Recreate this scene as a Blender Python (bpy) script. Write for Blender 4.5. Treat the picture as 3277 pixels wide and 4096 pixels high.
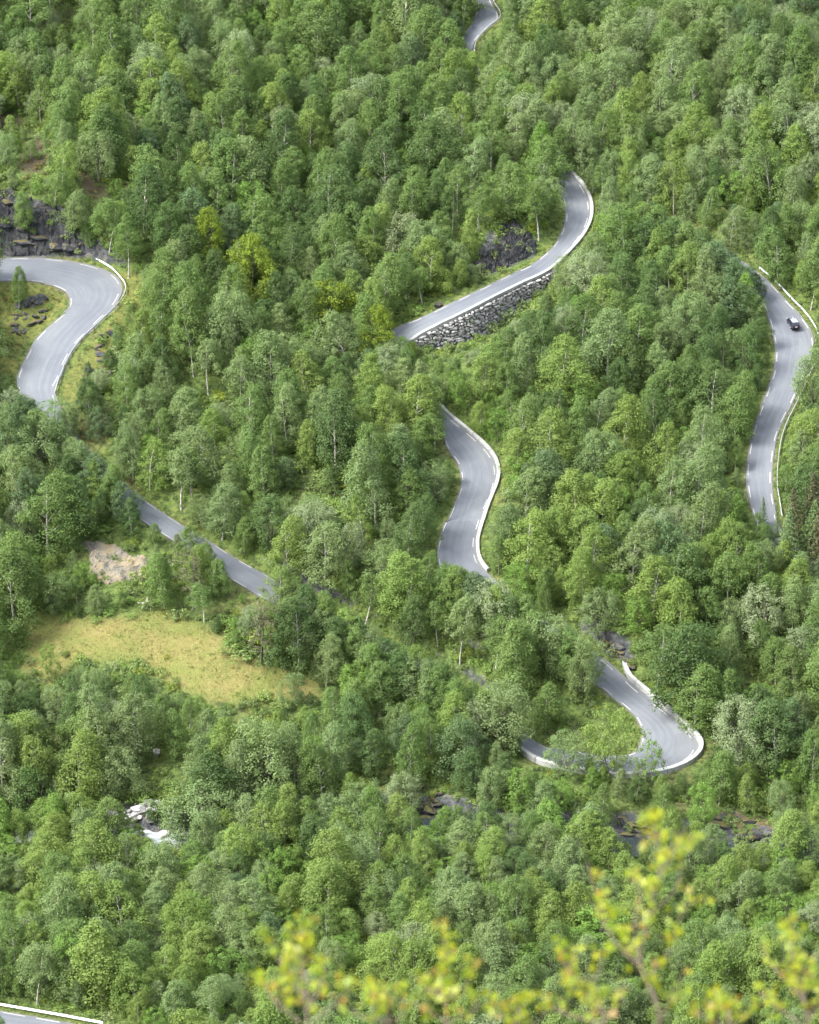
import bpy, bmesh, math, random
import numpy as np
from mathutils import Vector, Matrix, noise as mnoise

for o in list(bpy.data.objects):
    bpy.data.objects.remove(o)
scene = bpy.context.scene
C = scene.collection
rnd = random.Random(7)
rng = np.random.default_rng(11)
R = math.radians

# ------------------------------------------------------------------ camera, sky, sun, exposure
CAM_Z, PITCH, VFOV = 370.0, 30.0, 16.0
W0, H0 = 3277.0, 4096.0
F_PX = (H0 / 2) / math.tan(R(VFOV / 2))
cam_d = bpy.data.cameras.new('camera')
cam = bpy.data.objects.new('camera', cam_d)
C.objects.link(cam)
cam.location = (0, 0, CAM_Z)
cam.rotation_euler = (R(90 - PITCH), 0, 0)
cam_d.sensor_fit = 'VERTICAL'
cam_d.sensor_height = 36.0
cam_d.lens = 18.0 / math.tan(R(VFOV / 2))
cam_d.clip_start = 0.5
cam_d.clip_end = 5000
cam_d.dof.use_dof = True
cam_d.dof.focus_distance = 690
cam_d.dof.aperture_fstop = cam_d.lens / 44.0      # an opening of about 44 mm
scene.camera = cam

SUN_ELEV, SUN_AZ = 52.0, -112.0        # azimuth measured from +Y (view direction) towards +X
world = bpy.data.worlds.new('World')
scene.world = world
world.use_nodes = True
wn = world.node_tree
wn.nodes.clear()
wo = wn.nodes.new('ShaderNodeOutputWorld')
wb = wn.nodes.new('ShaderNodeBackground')
ws = wn.nodes.new('ShaderNodeTexSky')
ws.sky_type = 'NISHITA'
ws.sun_disc = False
ws.sun_elevation = R(SUN_ELEV)
ws.sun_rotation = R(SUN_AZ)
ws.altitude = 300
ws.air_density = 1.0
ws.dust_density = 4.0
ws.ozone_density = 1.0
wb.inputs['Strength'].default_value = 0.15
wh = wn.nodes.new('ShaderNodeHueSaturation')          # a thin bright cloud cover: whiter than a clear sky
wh.inputs['Saturation'].default_value = 0.45
wn.links.new(ws.outputs[0], wh.inputs['Color'])
wn.links.new(wh.outputs[0], wb.inputs['Color'])
wn.links.new(wb.outputs[0], wo.inputs['Surface'])
sun_d = bpy.data.lights.new('sun', 'SUN')
sun_d.energy = 1.3
sun_d.angle = R(18)
sun_d.color = (1.0, 0.975, 0.93)
sun = bpy.data.objects.new('sun', sun_d)
C.objects.link(sun)
_sd = Vector((math.sin(R(SUN_AZ)) * math.cos(R(SUN_ELEV)), math.cos(R(SUN_AZ)) * math.cos(R(SUN_ELEV)), math.sin(R(SUN_ELEV))))
sun.rotation_euler = (-_sd).to_track_quat('-Z', 'Y').to_euler()
vs = scene.view_settings
scene.display_settings.display_device = 'sRGB'
vs.view_transform = 'Standard'
vs.look = 'None'
vs.gamma = 1.0
vs.use_curve_mapping = False
vs.exposure = 2.7
cy = scene.cycles
cy.max_bounces = 7
cy.diffuse_bounces = 4
cy.glossy_bounces = 2
cy.transmission_bounces = 3
cy.transparent_max_bounces = 4
cy.use_denoising = True
cy.denoiser = 'OPENIMAGEDENOISE'
cy.use_adaptive_sampling = False
cy.caustics_reflective = False
cy.caustics_refractive = False
scene.render.film_transparent = False
scene.render.filter_size = 1.3 if hasattr(scene.render, 'filter_size') else 1.5

# ------------------------------------------------------------------ helpers
def link(o, parent=None):
    C.objects.link(o)
    if parent is not None:
        o.parent = parent
    return o

def mesh_from(name, verts, faces, mats=(), smooth=False, matidx=None):
    me = bpy.data.meshes.new(name)
    me.from_pydata([tuple(v) for v in verts], [], [tuple(f) for f in faces])
    for m in mats:
        me.materials.append(m)
    if matidx is not None:
        me.polygons.foreach_set('material_index', np.asarray(matidx, dtype=np.int32))
    if smooth:
        me.polygons.foreach_set('use_smooth', np.ones(len(me.polygons), dtype=bool))
    me.update()
    return me

def quads_mesh(name, V, mat):
    """V: (n,4,3) array of separate quads"""
    n = V.shape[0]
    me = bpy.data.meshes.new(name)
    me.vertices.add(n * 4)
    me.vertices.foreach_set('co', V.reshape(-1).astype(np.float32))
    me.loops.add(n * 4)
    me.loops.foreach_set('vertex_index', np.arange(n * 4, dtype=np.int32))
    me.polygons.add(n)
    me.polygons.foreach_set('loop_start', np.arange(0, n * 4, 4, dtype=np.int32))
    me.materials.append(mat)
    me.update(calc_edges=True)
    me.validate()
    return me

def obj(name, me, parent=None, loc=(0, 0, 0), rot=(0, 0, 0), scale=(1, 1, 1)):
    o = bpy.data.objects.new(name, me)
    o.location = loc
    o.rotation_euler = rot
    o.scale = scale
    return link(o, parent)

def empty(name, loc=(0, 0, 0), rot=(0, 0, 0), scale=(1, 1, 1)):
    o = bpy.data.objects.new(name, None)
    o.empty_display_size = 0.5
    o.location = loc
    o.rotation_euler = rot
    o.scale = scale
    return link(o)

def tag(o, label=None, cat=None, group=None, kind=None):
    if label: o['label'] = label
    if cat: o['category'] = cat
    if group: o['group'] = group
    if kind: o['kind'] = kind
    return o

def sstep(a, b, x):
    t = np.clip((x - a) / (b - a), 0, 1)
    return t * t * (3 - 2 * t)

# value noise in numpy
_perm = rng.random((256, 256))
def vnoise(x, y):
    xi = np.floor(x).astype(int); yi = np.floor(y).astype(int)
    fx = x - xi; fy = y - yi
    fx = fx * fx * (3 - 2 * fx); fy = fy * fy * (3 - 2 * fy)
    g = lambda a, b: _perm[a & 255, b & 255]
    return (g(xi, yi) * (1 - fx) * (1 - fy) + g(xi + 1, yi) * fx * (1 - fy) + g(xi, yi + 1) * (1 - fx) * fy + g(xi + 1, yi + 1) * fx * fy) * 2 - 1

# pixel (of the 3277 x 4096 photograph) -> direction from the viewpoint
cp, sp = math.cos(R(PITCH)), math.sin(R(PITCH))
def ray(px, py):
    a = (np.asarray(px, float) - W0 / 2) / F_PX
    b = -(np.asarray(py, float) - H0 / 2) / F_PX
    d = np.stack([a, cp + b * sp, -sp + b * cp], -1)
    return d / np.linalg.norm(d, axis=-1, keepdims=True)
def project(P):
    P = np.asarray(P, float)
    x = P[..., 0]; y = P[..., 1]; z = P[..., 2] - CAM_Z
    dep = y * cp - z * sp
    up = y * sp + z * cp
    return W0 / 2 + F_PX * x / dep, H0 / 2 - F_PX * up / dep, dep

# ------------------------------------------------------------------ materials
def newmat(name):
    m = bpy.data.materials.new(name)
    m.use_nodes = True
    nt = m.node_tree
    nt.nodes.clear()
    out = nt.nodes.new('ShaderNodeOutputMaterial')
    return m, nt, out
def N(nt, t, **kw):
    n = nt.nodes.new(t)
    for k, v in kw.items():
        setattr(n, k, v)
    return n
def noise_node(nt, scale, detail=4, rough=0.55, vec=None, dim='3D'):
    n = N(nt, 'ShaderNodeTexNoise')
    n.inputs['Scale'].default_value = scale
    n.inputs['Detail'].default_value = detail
    n.inputs['Roughness'].default_value = rough
    if vec is not None:
        nt.links.new(vec, n.inputs['Vector'])
    return n
def ramp(nt, fac, stops):
    r = N(nt, 'ShaderNodeValToRGB')
    e = r.color_ramp.elements
    while len(e) > len(stops):
        e.remove(e[-1])
    while len(e) < len(stops):
        e.new(0.5)
    for i, (p, c) in enumerate(stops):
        e[i].position = p
        e[i].color = (*c, 1) if len(c) == 3 else c
    if fac is not None:
        nt.links.new(fac, r.inputs['Fac'])
    return r
def mix(nt, fac, a, b, mode='MIX'):
    m = N(nt, 'ShaderNodeMix', data_type='RGBA', blend_type=mode)
    if isinstance(fac, (int, float)): m.inputs[0].default_value = fac
    else: nt.links.new(fac, m.inputs[0])
    for s, i in ((a, 6), (b, 7)):
        if isinstance(s, (tuple, list)): m.inputs[i].default_value = (*s, 1) if len(s) == 3 else s
        else: nt.links.new(s, m.inputs[i])
    return m.outputs[2]
def math_node(nt, op, a, b=None):
    m = N(nt, 'ShaderNodeMath', operation=op)
    for s, i in ((a, 0), (b, 1)):
        if s is None: continue
        if isinstance(s, (int, float)): m.inputs[i].default_value = s
        else: nt.links.new(s, m.inputs[i])
    return m.outputs[0]
def principled(nt, out, col, rough=0.8, spec=0.3, metal=0.0, bump=None, bstr=0.3, bdist=0.05):
    p = N(nt, 'ShaderNodeBsdfPrincipled')
    if isinstance(col, (tuple, list)): p.inputs['Base Color'].default_value = (*col, 1)
    else: nt.links.new(col, p.inputs['Base Color'])
    p.inputs['Roughness'].default_value = rough
    p.inputs['Specular IOR Level'].default_value = spec
    p.inputs['Metallic'].default_value = metal
    if bump is not None:
        b = N(nt, 'ShaderNodeBump')
        b.inputs['Strength'].default_value = bstr
        b.inputs['Distance'].default_value = bdist
        nt.links.new(bump, b.inputs['Height'])
        nt.links.new(b.outputs[0], p.inputs['Normal'])
    nt.links.new(p.outputs[0], out.inputs['Surface'])
    return p

def leaf_material(name, vary=0.35, sheen=0.25, warm=0.12, trans=0.3, default=(0.07, 0.12, 0.03)):
    """leaf colour: the tree's own tone, each leaf spray a little lighter, darker or yellower"""
    m, nt, out = newmat(name)
    at = N(nt, 'ShaderNodeAttribute', attribute_type='INSTANCER', attribute_name='tone')
    g = N(nt, 'ShaderNodeNewGeometry')
    rnd_i = g.outputs['Random Per Island']
    v = math_node(nt, 'MULTIPLY_ADD', rnd_i, vary * 2)
    nt.nodes[-1].inputs[2].default_value = 1 - vary
    vv = N(nt, 'ShaderNodeCombineColor')
    for i in range(3): nt.links.new(v, vv.inputs[i])
    col = mix(nt, 1.0, at.outputs['Color'], vv.outputs[0], 'MULTIPLY')
    # some yellower
    f2 = math_node(nt, 'FRACT', math_node(nt, 'MULTIPLY', rnd_i, 17.31))
    f2 = math_node(nt, 'MULTIPLY', f2, warm * 2)
    col = mix(nt, f2, col, mix(nt, 1.0, col, (1.5, 1.18, 0.7), 'MULTIPLY'))
    p = N(nt, 'ShaderNodeBsdfPrincipled')
    nt.links.new(col, p.inputs['Base Color'])
    p.inputs['Roughness'].default_value = 0.5
    p.inputs['Specular IOR Level'].default_value = sheen
    t = N(nt, 'ShaderNodeBsdfTranslucent')
    nt.links.new(mix(nt, 1.0, col, (1.15, 1.25, 0.6), 'MULTIPLY'), t.inputs['Color'])
    ms = N(nt, 'ShaderNodeMixShader')
    ms.inputs[0].default_value = trans
    nt.links.new(p.outputs[0], ms.inputs[1])
    nt.links.new(t.outputs[0], ms.inputs[2])
    nt.links.new(ms.outputs[0], out.inputs['Surface'])
    return m

M = {}
M['leaf'] = leaf_material('leaf', vary=0.13, sheen=0.08, warm=0.03, trans=0.42)
M['needle'] = leaf_material('needle', vary=0.3, sheen=0.2, warm=0.05, trans=0.1)
M['shrub_leaf'] = leaf_material('shrub_leaf', vary=0.4, warm=0.2)

def m_birch_bark():
    m, nt, out = newmat('birch_bark')
    tc = N(nt, 'ShaderNodeTexCoord')
    mp = N(nt, 'ShaderNodeMapping'); mp.inputs['Scale'].default_value = (3, 3, 1.2)
    nt.links.new(tc.outputs['Object'], mp.inputs['Vector'])
    n = noise_node(nt, 2.2, 5, 0.6, mp.outputs[0])
    r = ramp(nt, n.outputs['Fac'], [(0.36, (0.05, 0.045, 0.04)), (0.5, (0.34, 0.32, 0.28)), (0.7, (0.52, 0.50, 0.45))])
    principled(nt, out, r.outputs[0], 0.85, 0.2)
    return m
M['birch_bark'] = m_birch_bark()
def m_dark_bark():
    m, nt, out = newmat('dark_bark')
    n = noise_node(nt, 6, 4)
    r = ramp(nt, n.outputs['Fac'], [(0.35, (0.05, 0.045, 0.04)), (0.65, (0.16, 0.14, 0.125))])
    principled(nt, out, r.outputs[0], 0.9, 0.1)
    return m
M['dark_bark'] = m_dark_bark()

def m_ground():
    m, nt, out = newmat('hillside_ground')
    tc = N(nt, 'ShaderNodeTexCoord')
    co = tc.outputs['Object']
    big = noise_node(nt, 0.05, 4, 0.6, co)
    fine = noise_node(nt, 1.1, 6, 0.68, co)
    tiny = noise_node(nt, 4.5, 4, 0.7, co)
    base = ramp(nt, fine.outputs['Fac'], [(0.28, (0.018, 0.022, 0.010)), (0.45, (0.045, 0.066, 0.018)), (0.58, (0.072, 0.105, 0.026)), (0.75, (0.125, 0.14, 0.04))])
    brown = ramp(nt, fine.outputs['Fac'], [(0.3, (0.03, 0.022, 0.016)), (0.5, (0.085, 0.06, 0.035)), (0.62, (0.14, 0.10, 0.055)), (0.75, (0.16, 0.15, 0.06))])
    col = mix(nt, ramp(nt, big.outputs['Fac'], [(0.52, (0, 0, 0)), (0.68, (0.5, 0.5, 0.5))]).outputs[0], base.outputs[0], brown.outputs[0])
    at = N(nt, 'ShaderNodeAttribute', attribute_name='cover')
    sep = N(nt, 'ShaderNodeSeparateColor')
    nt.links.new(at.outputs['Color'], sep.inputs[0])
    at2 = N(nt, 'ShaderNodeAttribute', attribute_name='cover_two')
    sep2 = N(nt, 'ShaderNodeSeparateColor')
    nt.links.new(at2.outputs['Color'], sep2.inputs[0])
    jit = math_node(nt, 'MULTIPLY_ADD', fine.outputs['Fac'], 0.9)
    nt.nodes[-1].inputs[2].default_value = -0.45
    def soft(ch, lo=0.35, hi=0.65):
        s = math_node(nt, 'ADD', ch, math_node(nt, 'MULTIPLY', jit, 1.0))
        rr = ramp(nt, s, [(lo, (0, 0, 0)), (hi, (1, 1, 1))])
        # nothing where the cover is absent
        return math_node(nt, 'MULTIPLY', rr.outputs[0], ramp(nt, ch, [(0.02, (0, 0, 0)), (0.15, (1, 1, 1))]).outputs[0])
    # dry meadow
    md = ramp(nt, tiny.outputs['Fac'], [(0.25, (0.0720, 0.0756, 0.0252)), (0.45, (0.1188, 0.1080, 0.0360)), (0.6, (0.1620, 0.1368, 0.0504)), (0.8, (0.1440, 0.1080, 0.0504))])
    mgreen = noise_node(nt, 0.13, 6, 0.72, co)
    md2 = mix(nt, ramp(nt, mgreen.outputs['Fac'], [(0.38, (0, 0, 0)), (0.56, (0.95, 0.95, 0.95))]).outputs[0], md.outputs[0],
              ramp(nt, tiny.outputs['Fac'], [(0.3, (0.0576, 0.0720, 0.0180)), (0.7, (0.1368, 0.1440, 0.0396))]).outputs[0])
    md2 = mix(nt, 1.0, md2, (0.98, 0.98, 1.0), 'MULTIPLY')
    col = mix(nt, soft(sep.outputs[0], 0.25, 0.8), col, md2)
    # brown heath
    ht = ramp(nt, tiny.outputs['Fac'], [(0.3, (0.018, 0.016, 0.011)), (0.5, (0.050, 0.040, 0.024)), (0.62, (0.078, 0.060, 0.036)), (0.8, (0.07, 0.075, 0.026))])
    col = mix(nt, soft(sep.outputs[1]), col, ht.outputs[0])
    # mossy yellow-green verge
    vg = ramp(nt, fine.outputs['Fac'], [(0.3, (0.0280, 0.0280, 0.0144)), (0.45, (0.0640, 0.0800, 0.0208)), (0.6, (0.1080, 0.1080, 0.0288)), (0.75, (0.1520, 0.0960, 0.0360))])
    col = mix(nt, soft(sep.outputs[2]), col, vg.outputs[0])
    # gravel
    gr = ramp(nt, tiny.outputs['Fac'], [(0.3, (0.0490, 0.0462, 0.0434)), (0.7, (0.1540, 0.1435, 0.1330))])
    col = mix(nt, soft(sep2.outputs[0]), col, gr.outputs[0])
    # bare dark rock
    vo = N(nt, 'ShaderNodeTexVoronoi'); vo.inputs['Scale'].default_value = 0.9
    nt.links.new(co, vo.inputs['Vector'])
    rk = ramp(nt, fine.outputs['Fac'], [(0.3, (0.0112, 0.0126, 0.0154)), (0.5, (0.0420, 0.0455, 0.0490)), (0.62, (0.0910, 0.0875, 0.0805)), (0.75, (0.1190, 0.0840, 0.0420))])
    col = mix(nt, soft(sep2.outputs[1]), col, rk.outputs[0])
    bsum = math_node(nt, 'ADD', fine.outputs['Fac'], math_node(nt, 'MULTIPLY', tiny.outputs['Fac'], 0.5))
    principled(nt, out, col, 0.95, 0.15, bump=bsum, bstr=0.9, bdist=0.35)
    return m
M['ground'] = m_ground()

def m_asphalt():
    m, nt, out = newmat('asphalt')
    uv = N(nt, 'ShaderNodeUVMap', uv_map='along')
    mp = N(nt, 'ShaderNodeMapping'); mp.inputs['Scale'].default_value = (2.2, 0.05, 1)
    nt.links.new(uv.outputs[0], mp.inputs['Vector'])
    st = noise_node(nt, 2.4, 4, 0.6, mp.outputs[0])
    tc = N(nt, 'ShaderNodeTexCoord')
    pt = noise_node(nt, 0.12, 4, 0.6, tc.outputs['Object'])
    gr = noise_node(nt, 9.0, 3, 0.6, tc.outputs['Object'])
    a = ramp(nt, st.outputs['Fac'], [(0.28, (0.080, 0.088, 0.097)), (0.45, (0.089, 0.097, 0.107)), (0.56, (0.095, 0.103, 0.113)), (0.70, (0.116, 0.122, 0.130))])
    b = mix(nt, 1.0, a.outputs[0], ramp(nt, pt.outputs['Fac'], [(0.35, (0.86, 0.87, 0.9)), (0.65, (1.08, 1.08, 1.07))]).outputs[0], 'MULTIPLY')
    c = mix(nt, 1.0, b, ramp(nt, gr.outputs['Fac'], [(0.35, (0.9, 0.9, 0.9)), (0.65, (1.1, 1.1, 1.1))]).outputs[0], 'MULTIPLY')
    su = N(nt, 'ShaderNodeSeparateXYZ'); nt.links.new(uv.outputs[0], su.inputs[0])
    wob = noise_node(nt, 0.06, 2, 0.5, tc.outputs['Object'])
    lane = math_node(nt, 'ADD', math_node(nt, 'ABSOLUTE', math_node(nt, 'ADD', su.outputs[0], math_node(nt, 'MULTIPLY_ADD', wob.outputs['Fac'], 2.4))), 0.0); nt.nodes[-3].inputs[2].default_value = -1.2
    tr = ramp(nt, math_node(nt, 'MULTIPLY', lane, 0.25), [(0.0, (1.05, 1.05, 1.04)), (0.16, (0.86, 0.86, 0.88)), (0.27, (0.88, 0.88, 0.9)), (0.36, (1.08, 1.08, 1.07)), (0.52, (0.9, 0.9, 0.92)), (0.8, (1.12, 1.10, 1.06))])
    c = mix(nt, 0.6, c, mix(nt, 1.0, c, tr.outputs[0], 'MULTIPLY'))
    ed = N(nt, 'ShaderNodeAttribute', attribute_name='edge')          # grit and moss gather along the edges
    dn = noise_node(nt, 0.9, 5, 0.7, tc.outputs['Object'])
    df = math_node(nt, 'ADD', math_node(nt, 'POWER', ed.outputs['Fac'], 2.5), math_node(nt, 'MULTIPLY_ADD', dn.outputs['Fac'], 1.2)); nt.nodes[-2].inputs[2].default_value = -0.75
    c = mix(nt, ramp(nt, df, [(0.55, (0, 0, 0)), (0.95, (0.75, 0.75, 0.75))]).outputs[0], c, (0.115, 0.108, 0.088))
    pa = N(nt, 'ShaderNodeTexVoronoi'); pa.inputs['Scale'].default_value = 0.11; nt.links.new(tc.outputs['Object'], pa.inputs['Vector'])
    pb = N(nt, 'ShaderNodeSeparateColor'); nt.links.new(pa.outputs['Color'], pb.inputs[0])
    c = mix(nt, 1.0, c, ramp(nt, pb.outputs[0], [(0.0, (0.90, 0.90, 0.91)), (0.75, (1.0, 1.0, 1.0)), (0.9, (0.84, 0.84, 0.85))]).outputs[0], 'MULTIPLY')
    principled(nt, out, c, 0.62, 0.4, bump=gr.outputs['Fac'], bstr=0.2, bdist=0.01)
    return m
M['asphalt'] = m_asphalt()
def m_plain(name, col, var=0.15, scale=3.0, rough=0.8, spec=0.3, metal=0.0, bump=0.0):
    m, nt, out = newmat(name)
    tc = N(nt, 'ShaderNodeTexCoord')
    n = noise_node(nt, scale, 5, 0.62, tc.outputs['Object'])
    lo = tuple(max(0, c * (1 - var)) for c in col); hi = tuple(min(1, c * (1 + var)) for c in col)
    r = ramp(nt, n.outputs['Fac'], [(0.3, lo), (0.7, hi)])
    oi = N(nt, 'ShaderNodeObjectInfo')
    hv = math_node(nt, 'MULTIPLY_ADD', oi.outputs['Random'], 0.3); nt.nodes[-1].inputs[2].default_value = 0.85
    vv = N(nt, 'ShaderNodeCombineColor')
    for i in range(3): nt.links.new(hv, vv.inputs[i])
    cc = mix(nt, 1.0, r.outputs[0], vv.outputs[0], 'MULTIPLY')
    principled(nt, out, cc, rough, spec, metal, bump=n.outputs['Fac'] if bump else None, bstr=bump, bdist=0.05)
    return m
M['paint'] = m_plain('worn_white_paint', (0.27, 0.265, 0.25), 0.22, 2.5, 0.7)
M['concrete'] = m_plain('pale_concrete', (0.235, 0.24, 0.23), 0.22, 1.1, 0.85, 0.2, bump=0.15)
M['steel'] = m_plain('galvanised_steel', (0.36, 0.38, 0.40), 0.12, 2.0, 0.42, 0.5, 0.35)
M['post'] = m_plain('rusty_post', (0.16, 0.11, 0.08), 0.3, 6.0, 0.8)
def m_rock(name, stops, scale=0.7, moss=0):
    m, nt, out = newmat(name)
    tc = N(nt, 'ShaderNodeTexCoord')
    oi = N(nt, 'ShaderNodeObjectInfo')
    mp = N(nt, 'ShaderNodeVectorMath', operation='ADD')
    nt.links.new(tc.outputs['Object'], mp.inputs[0])
    sc = N(nt, 'ShaderNodeVectorMath', operation='SCALE')
    nt.links.new(oi.outputs['Location'], sc.inputs[0]); sc.inputs['Scale'].default_value = 0.37
    nt.links.new(sc.outputs[0], mp.inputs[1])
    n = noise_node(nt, scale, 7, 0.68, mp.outputs[0])
    n2 = noise_node(nt, scale * 5, 5, 0.7, mp.outputs[0])
    s = math_node(nt, 'ADD', math_node(nt, 'MULTIPLY', n.outputs['Fac'], 0.6), math_node(nt, 'MULTIPLY', n2.outputs['Fac'], 0.4))
    r = ramp(nt, s, stops)
    hv = math_node(nt, 'MULTIPLY_ADD', oi.outputs['Random'], 0.95); nt.nodes[-1].inputs[2].default_value = 0.5
    vv = N(nt, 'ShaderNodeCombineColor')
    for i in range(3): nt.links.new(hv, vv.inputs[i])
    col = mix(nt, 1.0, r.outputs[0], vv.outputs[0], 'MULTIPLY')
    if moss:        # moss and heather hold on the level tops
        ge = N(nt, 'ShaderNodeNewGeometry'); sx = N(nt, 'ShaderNodeSeparateXYZ')
        nt.links.new(ge.outputs['Normal'], sx.inputs[0])
        mm = math_node(nt, 'MULTIPLY', math_node(nt, 'ADD', sx.outputs[2], math_node(nt, 'MULTIPLY', n2.outputs['Fac'], 1.3)), 0.5)
        mc = ramp(nt, n.outputs['Fac'], [(0.35, (0.05, 0.06, 0.016)), (0.52, (0.075, 0.06, 0.024)), (0.68, (0.06, 0.036, 0.02))])
        col = mix(nt, ramp(nt, mm, [(moss * 0.5, (0, 0, 0)), (moss * 0.5 + 0.06, (1, 1, 1))]).outputs[0], col, mc.outputs[0])
    principled(nt, out, col, 0.85, 0.25, bump=s, bstr=0.9, bdist=0.25)
    return m
M['slate'] = m_rock('dark_slate_rock', [(0.38, (0.007, 0.0075, 0.009)), (0.46, (0.020, 0.0215, 0.025)), (0.54, (0.050, 0.052, 0.055)), (0.64, (0.12, 0.112, 0.10))], 0.7, 1.46)
M['wall_stone'] = m_rock('grey_wall_stone', [(0.34, (0.06, 0.061, 0.062)), (0.43, (0.15, 0.15, 0.148)), (0.53, (0.27, 0.265, 0.25)), (0.66, (0.35, 0.33, 0.28))], 2.0, 1.8)
M['wall_core'] = m_plain('dark_wall_core', (0.065, 0.065, 0.062), 0.5, 2, 0.95)
M['lichen_rock'] = m_rock('lichen_rock', [(0.38, (0.0360, 0.0360, 0.0331)), (0.46, (0.1080, 0.1008, 0.0828)), (0.54, (0.1692, 0.1440, 0.0972)), (0.66, (0.1944, 0.1368, 0.0504))], 0.55)
M['river_stone'] = m_rock('pale_river_stone', [(0.36, (0.12, 0.12, 0.118)), (0.5, (0.27, 0.265, 0.255)), (0.66, (0.38, 0.37, 0.36))], 1.0)
def m_water():
    m, nt, out = newmat('rushing_water')
    tc = N(nt, 'ShaderNodeTexCoord')
    mp = N(nt, 'ShaderNodeMapping'); mp.inputs['Scale'].default_value = (0.5, 1.4, 1)
    nt.links.new(tc.outputs['Object'], mp.inputs['Vector'])
    n = noise_node(nt, 0.9, 6, 0.7, mp.outputs[0])
    n2 = noise_node(nt, 3.0, 4, 0.7, mp.outputs[0])
    at = N(nt, 'ShaderNodeAttribute', attribute_name='rapids')
    s = math_node(nt, 'ADD', n.outputs['Fac'], math_node(nt, 'MULTIPLY_ADD', at.outputs['Fac'], 0.45)); nt.nodes[-2].inputs[2].default_value = -0.33
    r = ramp(nt, s, [(0.38, (0.012, 0.018, 0.018)), (0.48, (0.12, 0.15, 0.155)), (0.66, (0.30, 0.32, 0.32))])
    principled(nt, out, r.outputs[0], 0.25, 0.5, bump=n2.outputs['Fac'], bstr=0.8, bdist=0.2)
    return m
M['water'] = m_water()

# ------------------------------------------------------------------ terrain shape
_PY = [-60, 0, 16, 24, 200, 428, 446, 485, 512, 530, 546, 562, 600, 660, 720, 780, 860, 960, 1150, 1700]
_PZ = [398, 368.4, 356.7, 350, 200.5, 9.0, 6.0, 3.5, 1.5, 0.5, 2.5, 6.5, 20, 33, 43, 55, 78, 125, 240, 480]
_py = np.array(_PY, float); _pz = np.array(_PZ, float)
# smooth profile: dense samples, blurred a little beyond the valley
_dy = np.arange(-60, 1701, 1.0)
_dz = np.interp(_dy, _py, _pz)
_k = np.exp(-0.5 * (np.arange(-24, 25) / 8.0) ** 2); _k /= _k.sum()
_ds = np.convolve(np.pad(_dz, 24, mode='edge'), _k, 'valid')
_wv = sstep(430, 470, _dy)
_dz = _dz * (1 - _wv) + _ds * _wv

def H_base(x, y):
    z = np.interp(y, _dy, _dz)
    far = sstep(470, 520, y)
    z = z + 9.0 * sstep(-5, -75, x) * sstep(575, 700, y)
    z = z + far * (1.6 * vnoise(x / 27.0 + 3.3, y / 27.0) + 0.7 * vnoise(x / 9.0, y / 9.0 + 9.1))
    return z
KNOLLS = []      # (x, y, rx, ry, height)
def H(x, y):
    z = H_base(x, y)
    for kx, ky, rx, ry, h in KNOLLS:
        z = z + h * np.exp(-((x - kx) / rx) ** 2 - ((y - ky) / ry) ** 2)
    return z
def hit(px, py, fn, t0=430.0, t1=1100.0, step=0.5):
    px = np.atleast_1d(np.asarray(px, float)); py = np.atleast_1d(np.asarray(py, float))
    d = ray(px, py)
    t = np.full(len(px), t0); done = np.zeros(len(px), bool)
    ts = np.arange(t0, t1, step)
    out = np.full(len(px), t1)
    for tt in ts:
        P = d * tt
        below = (P[:, 2] + CAM_Z) < fn(P[:, 0], P[:, 1])
        new = below & ~done
        out[new] = tt - step / 2
        done |= below
        if done.all(): break
    P = d * out[:, None]
    P[:, 2] += CAM_Z
    return P
for (kpx, kpy, rx, ry, h) in ((70, 830, 17, 17, 7.0), (330, 720, 14, 12, 3.0), (2010, 880, 9, 8, 3.5), (2470, 2540, 5, 6, 2.5), (380, 2230, 8, 6, 1.5)):
    p = hit([kpx], [kpy], H_base)[0]
    KNOLLS.append((p[0], p[1], rx, ry, h))

# ------------------------------------------------------------------ roads, laid out as pairs of edges
def Z(ox, oy, f, rows):
    return [((ox + a * f, oy + b * f), (ox + c * f, oy + d * f), v) for a, b, c, d, v in rows]
q = 1100 / 1725.0
main_rows = []
main_rows += [((1905, -60), (1958, -60), 1)]
main_rows += Z(1800, 0, 300 / 1406.0, [(515, 0, 765, 0, 1), (508, 120, 820, 130, 1), (490, 230, 895, 240, 1), (458, 320, 905, 350, 1), (425, 395, 830, 430, 1),
    (380, 475, 710, 515, 1), (318, 565, 605, 610, 1), (255, 665, 515, 710, 1), (250, 770, 455, 800, 1), (290, 880, 430, 900, 1), (330, 980, 420, 985, 0)])
main_rows += [((1878, 275), (1925, 255), 0), ((1915, 360), (1965, 325), 0), ((1985, 430), (2045, 385), 0), ((2065, 515), (2130, 465), 0), ((2150, 600), (2200, 560), 0)]
main_rows += Z(2177, 0, q, [(30, 1010, 92, 975, 0), (70, 1075, 150, 1070, 1), (85, 1165, 225, 1150, 1), (112, 1240, 275, 1240, 1), (130, 1320, 288, 1320, 1), (130, 1385, 276, 1395, 1), (108, 1455, 225, 1490, 1), (65, 1535, 130, 1600, 1), (0, 1600, 45, 1680, 1)])
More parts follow.
